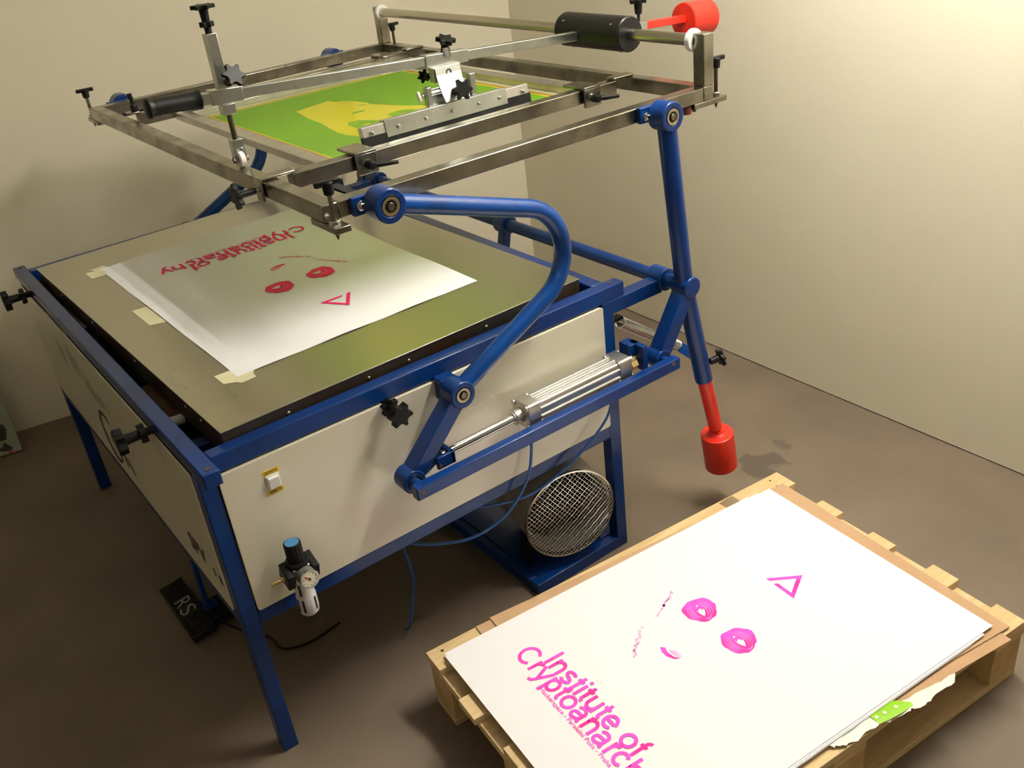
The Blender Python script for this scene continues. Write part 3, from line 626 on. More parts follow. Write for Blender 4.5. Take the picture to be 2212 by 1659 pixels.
brk = br.build('curved_bracket', M_galv_r, arm)
MB().box(.945, 1.03, AY - .031, AY - .008, 1.372, 1.408).build('bracket_block', M_galv, arm, bevel=.001)
MB().ring((.987, AY - .0365, 1.3925), (.987, AY - .0375, 1.3925), .0085, .0055, 18).build('pivot_hole', M_ink, brk)
pbk = MB(); pbk.box(.905, 1.045, AY - .046, AY - .040, 1.316, 1.364); pbk.box(1.034, 1.050, AY - .060, AY - .040, 1.325, 1.380); pbk.box(.900, .914, AY - .060, AY - .040, 1.325, 1.372)
hp = pbk.build('hinge_plate', M_galv, arm, bevel=.0015)
MB().cyl((.892, AY - .045, 1.352), (1.055, AY - .045, 1.352), .0068, n=16).build('hinge_rod', M_zinc, hp)
MB().obox((.884, AY - .047, 1.3515), (.0015, .0, .003), (0, .004, .010), (.004, 0, -.001)).build('wing_screw', M_zinc, hp)
kb = MB(); star_knob(kb, (.979, AY - .102, 1.357), (.1, 1, -.22), .0275, .045, 6, .15); kb.build('lock_knob', M_black, arm, bevel=.0012)
kb = MB(); star_knob(kb, (.946, AY + .022, 1.385), (0, -1, 0), .018, .026, 6, .15); kb.build('lock_knob', M_black, arm, bevel=.0012)
# squeegee: aluminium holder, centre profile and rubber blade
SY = .372
sq = MB().prism([(-.012, 0), (.010, .004), (.014, .035), (-.006, .037)], (.698, SY, 1.2825), (0, 1, 0), (0, 0, 1), (.514, 0, 0)).build('squeegee_holder', M_alu, press, bevel=.0015, label='aluminium squeegee holder with black rubber blade')
MB().prism([(-.0150, .001), (-.0115, .001), (-.0055, .0385), (.0165, .036), (.0165, .0395), (-.0085, .042)], (.762, SY, 1.2825), (0, 1, 0), (0, 0, 1), (.375, 0, 0)).build('centre_profile', M_galv, sq, bevel=.0008)
MB().prism([(-.0135, -.013), (-.005, -.013), (-.002, .012), (-.0105, .012)], (.693, SY - .001, 1.2840), (0, 1, 0), (0, 0, 1), (.522, 0, 0)).build('rubber_blade', M_rubber, sq, bevel=.0008)
for x in (.722, .798, .880, .962, 1.045, 1.112, 1.192):
    MB().lathe([(.0048, 0), (.0048, .003), (.003, .0055), (0, .006)], (x, SY - .0112, 1.303), (0, -1, .16), 10).build('holder_screw', M_zinc, sq)
MB().cyl((.955, AY - .055, 1.318), (.955, SY, 1.32), .004, n=10).build('link_screw', M_zinc, sq)
MB().cyl((1.02, AY - .055, 1.318), (1.02, SY, 1.32), .004, n=10).build('link_screw', M_zinc, sq)

# ------------------------------------------------------------------ the printing screen clamped in the lift frame
SX0, SX1, SY0, SY1, SZ = .562, 1.418, .296, 1.342, 1.270
scr = thing('printing_screen', 'aluminium framed silk screen with green stencil clamped in the steel lift frame', 'screen', ((SX0 + SX1) / 2, (SY0 + SY1) / 2, SZ - .020))
fw = .042; z0, z1 = SZ - .020, SZ
MB().box(SX0, SX0 + fw, SY0, SY1, z0, z1).build('screen_frame_bar', M_alu, scr, bevel=.002)
MB().box(SX1 - fw, SX1, SY0, SY1, z0, z1).build('screen_frame_bar', M_alu, scr, bevel=.002)
MB().box(SX0 + fw, SX1 - fw, SY0, SY0 + fw, z0, z1).build('screen_frame_bar', M_alu, scr, bevel=.002)
MB().box(SX0 + fw, SX1 - fw, SY1 - fw, SY1, z0, z1).build('screen_frame_bar', M_alu, scr, bevel=.002)
mz = SZ - .0195
def flat(name, pts, z, mt, parent):
    return MB().poly([(x, y, z) for x, y in pts]).build(name, mt, parent, smooth=False, flat=True)
rect = lambda a, b, c_, d_: [(a, c_), (b, c_), (b, d_), (a, d_)]
from mathutils.geometry import tessellate_polygon
def flat_holes(name, outer, holes, z, mt, parent):
    loops = [[V(x, y, z) for x, y in outer]] + [[V(x, y, z) for x, y in h] for h in holes]
    pts = [p for l in loops for p in l]
    return MB().add(pts, tessellate_polygon(loops)).build(name, mt, parent, smooth=False, flat=True)
gx0, gx1, gy0, gy1 = .642, 1.338, .340, 1.252
IN = rect(SX0 + fw, SX1 - fw, SY0 + .005, SY1 - fw)
R1_ = rect(gx0 - .010, gx1 + .012, gy0 - .012, gy1 + .011); R2_ = rect(gx0 - .005, gx1 + .006, gy0 - .008, gy1 + .006); R3_ = rect(gx0, gx1 - .006, gy0, gy1 - .008)
flat_holes('screen_fabric', IN, [R1_], mz, M_fpale, scr)
flat_holes('red_line', R1_, [R2_], mz, M_fred, scr)
flat_holes('yellow_edge', R2_, [R3_], mz, M_fyellow, scr)

# ------------------------------------------------------------------ printed sheets
T_, U_ = .6961, 1.0519
def blob(cx, cy, rx, ry, rot, n, jag, seed):
    r = random.Random(seed); pts = []; ph = [r.uniform(0, 6.28) for _ in range(4)]
    for i in range(n):
        a = 2 * math.pi * i / n; k = 1 + jag * (math.sin(3 * a + ph[0]) * .5 + math.sin(7 * a + ph[1]) * .3 + r.uniform(-.5, .5) * .5)
        x, y = rx * k * math.cos(a), ry * k * math.sin(a)
        pts.append((cx + x * math.cos(rot) - y * math.sin(rot), cy + x * math.sin(rot) + y * math.cos(rot)))
    return pts
def almond(cx, cy, l, h, rot, n=10):
    up = [(-l + 2 * l * i / n, h * (1 - (2 * i / n - 1) ** 2)) for i in range(n + 1)]; dn = [(l - 2 * l * i / n, -h * .75 * (1 - (2 * i / n - 1) ** 2)) for i in range(1, n)]
    return [(cx + x * math.cos(rot) - y * math.sin(rot), cy + x * math.sin(rot) + y * math.cos(rot)) for x, y in up + dn]
def stroke(c0, rx, ry, rot, a0, a1, w, n=14):
    """tapering arc stroke as a polygon"""
    o, i_ = [], []
    for k in range(n + 1):
        t = k / n; a = math.radians(a0 + (a1 - a0) * t); ww = w * math.sin(math.pi * min(max(t, .04), .96))
        for lst, s_ in ((o, 1), (i_, -1)):
            x, y = (rx + s_ * ww / 2) * math.cos(a), (ry + s_ * ww / 2) * math.sin(a)
            lst.append((c0[0] + x * math.cos(rot) - y * math.sin(rot), c0[1] + x * math.sin(rot) + y * math.cos(rot)))
    return o + i_[::-1]
def print_layers(place, parent, ink, light, paper, lift=.0005, bold=.012):
    """place(t,u)->(x,y,z); draws the poster's motif as thin ink layers lying on the sheet"""
    def lay(name, polys, mt, h, label=None):
        mb = MB()
        for p in polys: mb.poly([place(t, u, h) for t, u in p])
        return mb.build(name, mt, parent, smooth=False, flat=True, label=label)
    def words(txt, t0, u0, width, hh, bold, name, sp_=1.):
        vv, ff = text_tris(txt, width=width, bold=bold, space=sp_)
        cap = text_tris('I', height=1.)[0]; 
        vmax = max(y for x, y in vv)
        return MB().add([place(t0 + x, u0 + y * hh / vmax, lift * 1.2) for x, y in vv], ff).build(name, ink, parent, smooth=False, flat=True, label='printed words %s' % txt)
    for word, t0_, u0_ in (('Institute', .1525, .1755), ('Cryptoanarchy', .094, .1345)):
        mb, t1_ = word_mesh(word, place, t0_, u0_, .0766, .972, lift * 1.2)
        mb.build('lettering', ink, parent, smooth=False, flat=True, label='printed word %s' % word)
        if word == 'Institute':
            mb, _ = word_mesh('of', place, t1_ + .0205, u0_, .0766, .972, lift * 1.2); mb.build('lettering', ink, parent, smooth=False, flat=True, label='printed word of')
    words('Hackerspace - Paralelni Polis - Praha', .222, .1225, .262, .0105, .006, 'small_lettering')
    # triangle mark with an open corner
    lay('triangle_mark', [[(.267, .774), (.314, .852), (.3135, .832), (.279, .775)], [(.314, .852), (.3605, .774), (.343, .784), (.3135, .832)], [(.3605, .774), (.293, .7745), (.2985, .784), (.343, .784)]], ink, lift)
    # eyes
    for k, (ct, cu_, rr, sd) in enumerate(((.251, .573, -.12, 3), (.382, .575, .10, 9))):
        lay('eye_patch', [blob(ct, cu_, .0400, .0415, rr, 40, .10, sd)], ink, lift)
        ws = []
        for (rx_, ry_, dc, a0, a1, w_) in ((.026, .0165, -.003, 12, 172, .0017), (.031, .023, -.003, 18, 158, .0015), (.034, .0295, -.003, 30, 150, .0012), (.027, .017, -.003, 195, 350, .0016), (.031, .024, -.002, 205, 335, .0012), (.034, .031, -.001, 215, 310, .0009), (.033, .020, .001, -30, 35, .0022)):
            ws.append(stroke((ct + .002, cu_ + dc), rx_, ry_, rr, a0, a1, w_))
        lay('eye_lines', ws, light, lift * 2)
        lay('eye_white', [almond(ct + .003, cu_ - .002, .021, .0098, rr - .1)], paper, lift * 2.5)
        lay('eye_pupil', [blob(ct - .004, cu_ + .001, .0085, .0095, 0, 16, .08, sd + 1)], ink, lift * 3)
        lay('eye_glint', [blob(ct + .001, cu_ - .001, .0035, .0045, 0, 10, .1, sd + 2)], paper, lift * 3.5)
    # mouth
    lay('lower_lip', [[(.287, .418), (.295, .4265), (.313, .4215), (.332, .424), (.343, .4345), (.337, .421), (.318, .4115), (.302, .4115)]], ink, lift)
    lay('upper_lip', [[(.306, .429), (.318, .4395), (.331, .441), (.342, .438), (.332, .4295), (.316, .4275)]], light, lift)
    # broken brow and cheek strokes
    r = random.Random(4); bl = []
    for (a, b, n_) in (((.160, .562), (.203, .482), 12), ((.213, .424), (.232, .400), 4), ((.238, .392), (.276, .352), 9)):
        for i in range(n_):
            t = i / (n_ - 1); bl.append(blob(a[0] + (b[0] - a[0]) * t + r.uniform(-.003, .003), a[1] + (b[1] - a[1]) * t + r.uniform(-.003, .003), r.uniform(.003, .0085), r.uniform(.0018, .0042), r.uniform(-1.4, -.7), 9, .35, i))
    lay('brow_strokes', bl, light, lift)
    fr = []
    for i in range(16): fr.append(blob(.203 + .01 * i / 16 + r.uniform(-.002, .002) + .0, .482 - .058 * i / 16, .0011, .0007, 0, 5, .3, i + 40))
    for i in range(9): fr.append(blob(.31 - r.uniform(0, .03), .262 - r.uniform(0, .022), r.uniform(.0007, .0018), .0009, 0, 6, .3, i + 60))
    for (a, b) in ((.47, .549), (.474, .553), (.466, .545), (.225, .455), (.40, .36)): fr.append(blob(a, b, .0015, .001, 0, 6, .3, 5))
    lay('ink_specks', fr, light, lift)

# grotesque letterforms drawn as strokes of even width
def _arc(cx, cy, rx, ry, a0, a1, n=14): return [(cx + rx * math.cos(math.radians(a0 + (a1 - a0) * i / n)), cy + ry * math.sin(math.radians(a0 + (a1 - a0) * i / n))) for i in range(n + 1)]
GL = {
 'o': (.556, [_arc(.278, .2615, .205, .2165, 0, 360, 28)]), 'c': (.50, [_arc(.255, .2615, .19, .2165, 42, 318, 20)]),
 'e': (.556, [[(.475, .262), (.08, .262)], _arc(.278, .2615, .20, .2165, 0, 318, 24)]),
 'n': (.556, [[(.11, 0), (.11, .523)], [(.11, .30)] + _arc(.278, .30, .168, .178, 180, 0) + [(.446, 0)]]),
 'h': (.556, [[(.11, 0), (.11, .73)], [(.11, .30)] + _arc(.278, .30, .168, .178, 180, 0) + [(.446, 0)]]),
 'u': (.556, [[(.446, 0), (.446, .523)], [(.11, .523)] + _arc(.278, .22, .168, .178, 180, 360) ]),
 'r': (.333, [[(.11, 0), (.11, .523)], [(.11, .27)] + _arc(.30, .29, .19, .187, 180, 88)]),
 't': (.278, [[(.145, .66)] + [(.145, .16)] + _arc(.245, .14, .10, .098, 180, 275, 6), [(.02, .48), (.265, .48)]]),
 'i': (.222, [[(.111, 0), (.111, .523)], [(.111, .625), (.111, .73)]]), 'I': (.278, [[(.139, 0), (.139, .718)]]),
 'f': (.278, [[(.145, 0), (.145, .56)] + _arc(.255, .575, .11, .112, 180, 85, 6), [(.02, .48), (.265, .48)]]),
 's': (.50, [_arc(.25, .372, .155, .104, 28, 270, 14) + _arc(.25, .152, .165, .106, 90, -152, 14)]),
 'C': (.722, [_arc(.375, .359, .295, .33, 40, 320, 26)]),
 'y': (.50, [[(.035, .523), (.255, .03)], [(.465, .523), (.262, .03), (.205, -.10), (.16, -.155), (.06, -.165)]]),
 'p': (.556, [[(.11, .523), (.11, -.205)], _arc(.29, .2615, .18, .2165, 0, 360, 26)]),
 'a': (.556, [_arc(.255, .345, .165, .135, 160, 0) + [(.42, .10), (.445, .045), (.50, .04)], [(.42, .285), (.23, .265)] + _arc(.20, .155, .125, .112, 90, 275, 12) + [(.33, .075), (.42, .17)]]),
}
def stroke_quads(path, w):
    n = len(path); L, R = [], []
    for i, (x, y) in enumerate(path):
        def unit(a, b):
            dx, dy = b[0] - a[0], b[1] - a[1]; l = math.hypot(dx, dy) or 1; return dx / l, dy / l
        if i == 0: d0 = d1 = unit(path[0], path[1])
        elif i == n - 1: d0 = d1 = unit(path[-2], path[-1])
        else: d0, d1 = unit(path[i - 1], path[i]), unit(path[i], path[i + 1])
        nx_, ny_ = -(d0[1] + d1[1]), d0[0] + d1[0]; l = math.hypot(nx_, ny_) or 1; nx_, ny_ = nx_ / l, ny_ / l
        k = w / 2 / max(.5, nx_ * -d0[1] + ny_ * d0[0])
        L.append((x + nx_ * k, y + ny_ * k)); R.append((x - nx_ * k, y - ny_ * k))
    return L + R, [(i, i + 1, n + i + 1, n + i) for i in range(n - 1)]
INKH = [0]
def word_mesh(word, place, t0, u0, em, track, h, w=.112):
    mb = MB(); x = 0
    for ch in word:
        adv, paths = GL[ch]
        for p in paths:
            INKH[0] = (INKH[0] + 1) % 60; vv, ff = stroke_quads(p, w); mb.add([place(t0 + (x + a) * em * track, u0 + b * em, h + INKH[0] * 1.2e-5) for a, b in vv], ff)
        x += adv
    return mb, t0 + x * em * track

# sheet on the press bed
SA = .0179; sx_v = V(math.cos(SA), math.sin(SA), 0); sy_v = V(-math.sin(SA), math.cos(SA), 0); S_0 = V(.213, .2558, 0)
def wave(a, b):
    """a,b in 0..1 across the sheet: corners taped down, edges lifting a little"""
    e1 = math.exp(-((1 - a) / .0001) ** 2) * 0
    z = .0022 * math.sin(math.pi * a) * (abs(math.sin(3.2 * math.pi * a + .6)) ** 2) * math.exp(-b / .10)
    z += .0030 * (abs(math.sin(2.6 * math.pi * b + .4)) ** 2) * math.exp(-a / .07) * math.sin(math.pi * b)
    z += .0065 * (.5 + .5 * math.sin(3.1 * math.pi * b + .9)) * math.exp(-(1 - a) / .10) * math.sin(math.pi * min(1, b * 1.02))
    z += .0055 * (abs(math.sin(2.2 * math.pi * a + .3)) ** 2) * math.exp(-(1 - b) / .10) * math.sin(math.pi * a)
    return z
def bed_pt(px, py, h):
    a, b = px / T_, py / U_
    p = S_0 + sx_v * px + sy_v * py; return (p.x, p.y, PZ + .0008 + wave(a, b) + h)
sh = thing('printed_sheet', 'white sheet printed in hot pink taped onto the steel print bed', 'poster', S_0 + sx_v * T_ / 2 + sy_v * U_ / 2 + V(0, 0, PZ))
nx, ny = 44, 64; mb = MB(); vs_ = []; fs = []
for j in range(ny + 1):
    for i in range(nx + 1): vs_.append(bed_pt(T_ * i / nx, U_ * j / ny, 0))
for j in range(ny):
    for i in range(nx): a = j * (nx + 1) + i; fs.append((a, a + 1, a + nx + 2, a + nx + 1))
mb.add(vs_, fs).build('paper', M_paper, sh, flat=True, angle=80)
print_layers(lambda t, u, h: bed_pt(T_ - t, U_ - u - .055, h), sh, M_pink2, M_pinkl2, M_paper, lift=.0011, bold=.012)
# tape pieces holding it
def strip(name, pts, z, mt, label, cat, th=.0005, group=None):
    o = MB().prism(pts, (0, 0, z), (1, 0, 0), (0, 1, 0), (0, 0, th)).build(name, mt, None, smooth=False)
    return tag(o, label, cat, group)

# open stencil in the emulsion: a face with eyes, seen from above
FACE = [(0.8301, 1.0325), (0.8808, 1.0488), (0.9262, 1.0612), (0.9383, 1.0633), (0.9562, 1.0679), (0.9614, 1.0524), (0.9621, 1.0285), (0.9765, 1.0224), (0.9949, 0.9948), (1.0054, 0.9535), (1.0133, 0.9107), (1.0054, 0.8929), (1.0173, 0.8583), (1.0402, 0.83), (1.0482, 0.7706), (1.065, 0.7412), (1.0821, 0.716), (1.0818, 0.6849), (1.06, .60), (1.0, .545), (.92, .52), (.84, .53), (0.7914, 0.5601), (0.7772, 0.6112), (0.7751, 0.6601), (0.7905, 0.7511), (0.801, 0.8068), (0.8085, 0.9103), (0.8214, 0.9826)]
EYEA = [(0.8343, 0.7096), (.850, .735), (0.8821, 0.7359), (0.908, 0.6886), (0.91, 0.647), (0.873, 0.628), (0.8304, 0.656)]
EYEB = [(0.9611, 0.7079), (.983, .7225), (1.0118, 0.7214), (1.0379, 0.6997), (1.0482, 0.666), (1.0066, 0.6495), (0.959, 0.6722)]
EYEAW = [(0.8598, 0.6759), (0.8812, 0.6744), (0.8832, 0.6585), (0.8619, 0.66)]
EYEBW = [(0.983, 0.6803), (1.0053, 0.6788), (1.0069, 0.6624), (0.9846, 0.664)]
MOUTH = [(0.9145, 0.8359), (0.9411, 0.8418), (0.962, 0.8303), (0.9448, 0.8206), (0.9112, 0.8228)]
MOUTH2 = [(0.9715, 0.9144), (0.9877, 0.904), (1.0006, 0.8878), (0.982, 0.8939)]
EAR = [(0.7971, 0.7886), (0.8038, 0.7766), (0.7792, 0.6644), (0.7646, 0.6671), (0.761, 0.708)]
STRAND = [(1.0161, 0.9186), (1.0268, 0.8669), (1.041, 0.8092), (1.0512, 0.7599), (1.0353, 0.7996), (1.0186, 0.8528)]
flat_holes('green_stencil', R3_, [FACE], mz, M_fgreen, scr)
flat_holes('face_stencil', FACE, [EYEA, EYEB, MOUTH, MOUTH2], mz, M_fopen, scr)
for nm, pts, hl in (('eye_stencil', EYEA, [EYEAW]), ('eye_stencil', EYEB, [EYEBW]), ('mouth_stencil', MOUTH, []), ('nose_stencil', MOUTH2, [])): flat_holes(nm, pts, hl, mz, M_fgreen, scr)
for pts in (EYEAW, EYEBW): flat_holes('eye_stencil', pts, [], mz, M_fopen, scr)
flat('hair_stencil', STRAND, mz + .0008, M_fedge, scr)
st_ = MB()
for (cx, cy) in ((.872, .684), (1.003, .687)):
    for k_ in (.55, .75, .9): st_.poly([(x, y, mz + .0008) for x, y in stroke((cx, cy), .038 * k_, .048 * k_, .3, 10, 170, .0016)])
    st_.poly([(x, y, mz + .0008) for x, y in stroke((cx, cy), .030, .038, .3, 200, 340, .0014)])
st_.build('eye_lines', M_fyellow, scr, smooth=False, flat=True)
# masking tape
TG = 'masking tape pieces on the print bed'
strip('masking_tape', [(0.1655, 1.3281), (0.2123, 1.3354), (0.222, 1.3004), (0.1964, 1.274)], PZ + .0003, M_tape, 'upper of two overlapping tape pieces at the far left corner of the sheet', 'tape', group=TG)
strip('masking_tape', [(0.1502, 1.311), (0.1932, 1.3), (0.205, 1.27), (0.1898, 1.239), (0.1518, 1.2404)], PZ + .0009, M_tape, 'lower of two overlapping tape pieces at the far left corner of the sheet', 'tape', group=TG)
strip('masking_tape', [(0.1596, 0.8766), (0.212, 0.8705), (0.214, 0.722), (0.2029, 0.7177), (0.1625, 0.7333)], PZ + .0003, M_tape, 'cream tape piece beside the middle of the left edge of the taped sheet', 'tape', group=TG)
strip('masking_tape', [(0.173, 0.3022), (0.2102, 0.3021), (0.232, 0.278), (0.2571, 0.2618), (0.2469, 0.2439), (0.2444, 0.2218), (0.2071, 0.2192), (0.201, 0.2316), (0.1745, 0.246)], PZ + .0003, M_tape, 'torn cream tape piece under the nearest corner of the taped sheet', 'tape', group=TG)

# ------------------------------------------------------------------ pallet
PLA = -.093; A0 = V(.3655, -.1204, 0); ea = V(math.cos(PLA), math.sin(PLA), 0); eb = V(math.sin(PLA), -math.cos(PLA), 0)
PLH = .170; PLL = 1.186; BRD = .075; PIT = .1805
pal = thing('pallet', 'pale wooden pallet on the floor carrying the printed sheets', 'pallet', A0 + ea * PLL / 2 + eb * .40)
def pbox(a0, a1, b0, b1, z0, z1): return MB().prism([(a0, b0), (a1, b0), (a1, b1), (a0, b1)], A0 + V(0, 0, z0), ea, eb, (0, 0, z1 - z0))
for i in range(5):
    j0, j1 = ((0, .004), (-.008, 0), (.004, -.006), (.0, .003), (-.004, -.004))[i]
    d_ = pbox(j0, PLL + j1, i * PIT, i * PIT + BRD, PLH - .020, PLH).build('deck_board', M_wood, pal, bevel=.0015)
    for a in (.045, PLL / 2, PLL - .05):
        for q in (.020, .054):
            if random.random() < .85:
                x, y = a + random.uniform(-.012, .012), i * PIT + q
                p = A0 + ea * x + eb * y
                MB().cyl(p + V(0, 0, PLH - .001), p + V(0, 0, PLH + .0006), random.uniform(.003, .005), n=9).build('nail', M_knot, d_)
for a in (.004, PLL / 2 - .05, PLL - .104): pbox(a, a + .10, 0, .797, PLH - .042, PLH - .0205).build('stringer_board', M_wood, pal, bevel=.0015)
for a in (.006, PLL / 2 - .05, PLL - .106):
    for b in (0.002, .349, .695): pbox(a, a + .10, b, b + .10, .0205, PLH - .0425).build('block', M_wood2, pal, bevel=.002)
for b in (.002, .349, .695): pbox(.006, PLL - .006, b, b + .10, 0, .020).build('bottom_board', M_wood, pal, bevel=.0015)

# cardboard under the prints
def quad_sheet(name, corners, z, th, mt, label, cat, group=None, droop=0.):
    n = 12; mb = MB(); c00, c10, c11, c01 = [V(*p, 0) for p in corners]; vs_ = []; fs = []
    for s_ in (0, 1):
        for j in range(n + 1):
            for i in range(n + 1):
                a, b = i / n, j / n; p = (c00 * (1 - a) + c10 * a) * (1 - b) + (c01 * (1 - a) + c11 * a) * b
                zz = z + s_ * th - droop * max(0, (b - .9) / .1) ** 2 * .5 * (1 + math.sin(a * 5))
                vs_.append((p.x, p.y, zz))
    m_ = (n + 1) ** 2
    for j in range(n):
        for i in range(n):
            a = j * (n + 1) + i; fs.append((a, a + n + 1, a + n + 2, a + 1)); fs.append((m_ + a, m_ + a + 1, m_ + a + n + 2, m_ + a + n + 1))
    rim = [i for i in range(n + 1)] + [j * (n + 1) + n for j in range(1, n + 1)] + [n * (n + 1) + i for i in range(n - 1, -1, -1)] + [j * (n + 1) for j in range(n - 1, 0, -1)]
    for i in range(len(rim)): a, b = rim[i], rim[(i + 1) % len(rim)]; fs.append((a, b, m_ + b, m_ + a))
    return tag(mb.add(vs_, fs).build(name, mt, None), label, cat, group)
def pp(a, b): p = A0 + ea * a + eb * b; return (p.x, p.y)
quad_sheet('cardboard_sheet', (pp(.143, .003), pp(1.142, .058), pp(1.100, .815), pp(.10, .740)), PLH + .0008, .003, M_card, 'lower brown cardboard sheet lying directly on the pallet boards', 'cardboard', 'cardboard sheets on the pallet')
quad_sheet('cardboard_sheet', (pp(.186, .001), pp(1.154, .060), pp(1.130, .790), pp(.16, .722)), PLH + .0045, .003, M_card, 'upper brown cardboard sheet under the pink printed sheets', 'cardboard', 'cardboard sheets on the pallet')
# stack of sheets
zt = PLH + .0160; kf = (CAM.z - zt) / (CAM.z - .2141)
p0 = V(CAM.x + (.3746 - CAM.x) * kf, CAM.y + (-.2073 - CAM.y) * kf, 0); Tp, Up = T_ * kf, U_ * kf
a_ = -.096; uu = V(math.cos(a_), math.sin(a_), 0); tt = V(math.sin(a_), -math.cos(a_), 0)
labs = ['bottom sheet of the printed stack on the pallet, white and slightly shifted', 'second lowest white sheet in the stack on the pallet', 'middle white sheet in the stack on the pallet', 'white sheet just below the top print on the pallet']
offs = [(.006, -.085, -.012, .008, .003), (.004, -.072, -.014, .005, -.002), (.005, -.040, -.006, .007, .003), (.003, -.036, -.003, .004, -.0015)]
for i, (u0_, u1_, t0_, t1_, rot) in enumerate(offs):
    z = PLH + .0104 + i * .0012
    R = Matrix.Rotation(rot, 3, 'Z'); c = p0 + uu * (Up / 2) + tt * (Tp / 2)
    cs = [p0 + uu * a + tt * b for a, b in ((u0_, t0_), (Up + u1_, t0_), (Up + u1_, Tp + t1_), (u0_, Tp + t1_))]
    cs = [c + R @ (q - c) for q in cs]
    quad_sheet('printed_sheet', [(q.x, q.y) for q in cs], z, .0005, M_paper, labs[i], 'poster', 'printed sheets stacked on the pallet')
top = thing('printed_sheet', 'topmost white sheet with pink eyes and lettering, lying on the pallet', 'poster', p0 + uu * Up / 2 + tt * Tp / 2 + V(0, 0, zt), 'printed sheets stacked on the pallet')
mb = MB(); n1, n2 = 20, 28; vs_, fs = [], []
for j in range(n2 + 1):
    for i in range(n1 + 1):
        p = p0 + tt * Tp * i / n1 + uu * Up * j / n2; vs_.append((p.x, p.y, zt))
for j in range(n2):
    for i in range(n1): a = j * (n1 + 1) + i; fs.append((a, a + 1, a + n1 + 2, a + n1 + 1))
mb.add(vs_, fs).build('paper', M_paper, top, flat=True)
def top_pt(t, u, h): p = p0 + tt * t * kf + uu * u * kf; return (p.x, p.y, zt + .0002 + h)
print_layers(top_pt, top, M_pink, M_pinkl, M_paper)

# torn wrapper hanging over the pallet edge
def P3(a, b, z): p = A0 + ea * a + eb * b; return V(p.x, p.y, z)
wr = thing('torn_wrapper', 'torn white and green dotted wrapper hanging over the pallet edge', 'wrapper', P3(.73, .79, .14))
def ribbon(name, top_, bot, mt, parent, th=.0008):
    mb = MB(); n = len(top_)
    vs_ = [P3(*p) for p in top_] + [P3(*p) for p in bot]
    off = [V(v_) + eb * th + V(0, 0, th) for v_ in vs_]
    fs = []
    for i in range(n - 1): fs += [(i, i + 1, n + i + 1, n + i), (2 * n + i, 2 * n + n + i, 2 * n + n + i + 1, 2 * n + i + 1)]
    fs += [(0, n, 3 * n, 2 * n), (n - 1, 2 * n + n - 1, 4 * n - 1, 2 * n - 1)]
    for i in range(n - 1): fs += [(i, 2 * n + i, 2 * n + i + 1, i + 1), (n + i, n + i + 1, 3 * n + i + 1, 3 * n + i)]
    return mb.add(vs_ + off, fs).build(name, mt, parent, angle=60)
TOPW = [(0.552, 0.773), (0.597, 0.771), (0.653, 0.774), (0.681, 0.771), (0.728, 0.766), (0.745, 0.775), (0.754, 0.786), (0.799, 0.791), (0.856, 0.798), (0.913, 0.805)]
BOTW = [(0.557, 0.781), (0.579, 0.794), (0.618, 0.797), (0.661, 0.798), (0.699, 0.803), (0.749, 0.809), (0.77, 0.817), (0.803, 0.818), (0.832, 0.819), (0.894, 0.818)]
def ragged(pts, amp, seed, n=4):
    r = random.Random(seed); out = []
    for i in range(len(pts) - 1):
        for k in range(n):
            t = k / n; out.append(tuple(pts[i][q] * (1 - t) + pts[i + 1][q] * t + (r.uniform(-amp, amp) if q == 1 else r.uniform(-amp, amp) * .4) for q in range(2)))
    return out + [pts[-1]]
TOPW = ragged(TOPW, .0022, 1); BOTW = ragged(BOTW, .0036, 2)
ribbon('white_paper_strip', [(a, b, .1790 + .0010 * math.sin(i * .9)) for i, (a, b) in enumerate(TOPW)], [(a, b, .1758 + .0022 * math.sin(i * .63)) for i, (a, b) in enumerate(BOTW)], M_wrap, wr)
gw = ribbon('green_dotted_strip', [(.674, .7725, .1806), (.700, .769, .1812), (.728, .767, .1816), (.746, .776, .1812), (.772, .800, .1790)], [(.676, .7985, .1778), (.690, .8015, .1778), (.705, .8040, .1780), (.737, .8075, .1782), (.770, .8075, .1784)], M_green, wr, th=.0010)
for a, b, z in ((.706, .787, .1808), (.737, .791, .1812), (.684, .785, .1804)):
    MB().lathe([(.0042, 0), (.0042, .0006)], P3(a, b, z), V(0, 0, 1), 14).build('white_dot', M_wrap, gw)
# silver tape scrap near the far corner of the pallet
tag(MB().prism([(.955, .008), (1.005, .004), (1.012, .060), (.962, .066)], A0 + V(0, 0, PLH + .0009), ea, eb, (0, 0, .0006)).build('tape_scrap', M_bearing, None, smooth=False), 'brown shiny packing tape scrap at the far edge of the pallet', 'tape')

# ------------------------------------------------------------------ fan on the base frame
FD = V(-math.sin(.22), -math.cos(.22), 0); FC = V(.940, -.002, .2225); FR = .1385
fan = thing('blower_fan', 'grey round blower with wire grille under the press', 'fan', (FC.x, .2, .042))
hs = FC - FD * .012
MB().ring(hs, hs - FD * .30, FR - .004, FR - .012, 48).build('housing', M_fan, fan)
MB().cyl(hs - FD * .296, hs - FD * .30, FR - .005, n=40).build('rear_cover', M_fan, fan)
MB().ring(hs - FD * .19, hs - FD * .20, FR + .004, FR - .005, 48).build('housing_band', M_fan, fan)
MB().cyl(hs - FD * .12, hs - FD * .28, .06, n=28).build('motor', M_fand, fan)
imp = MB().cyl(hs - FD * .10, hs - FD * .12, FR - .016, n=40).build('inlet_disc', M_fand, fan)
for i in range(6):
    a = math.radians(60 * i); hx = V(-FD.y, FD.x, 0); r_ = hx * math.cos(a) + V(0, 0, 1) * math.sin(a); tn = FD.cross(r_)
    MB().obox(hs - FD * .085 + r_ * .075, r_ * .048, tn * .022 + FD * .012, FD * .0015).build('blade', M_fand, imp)
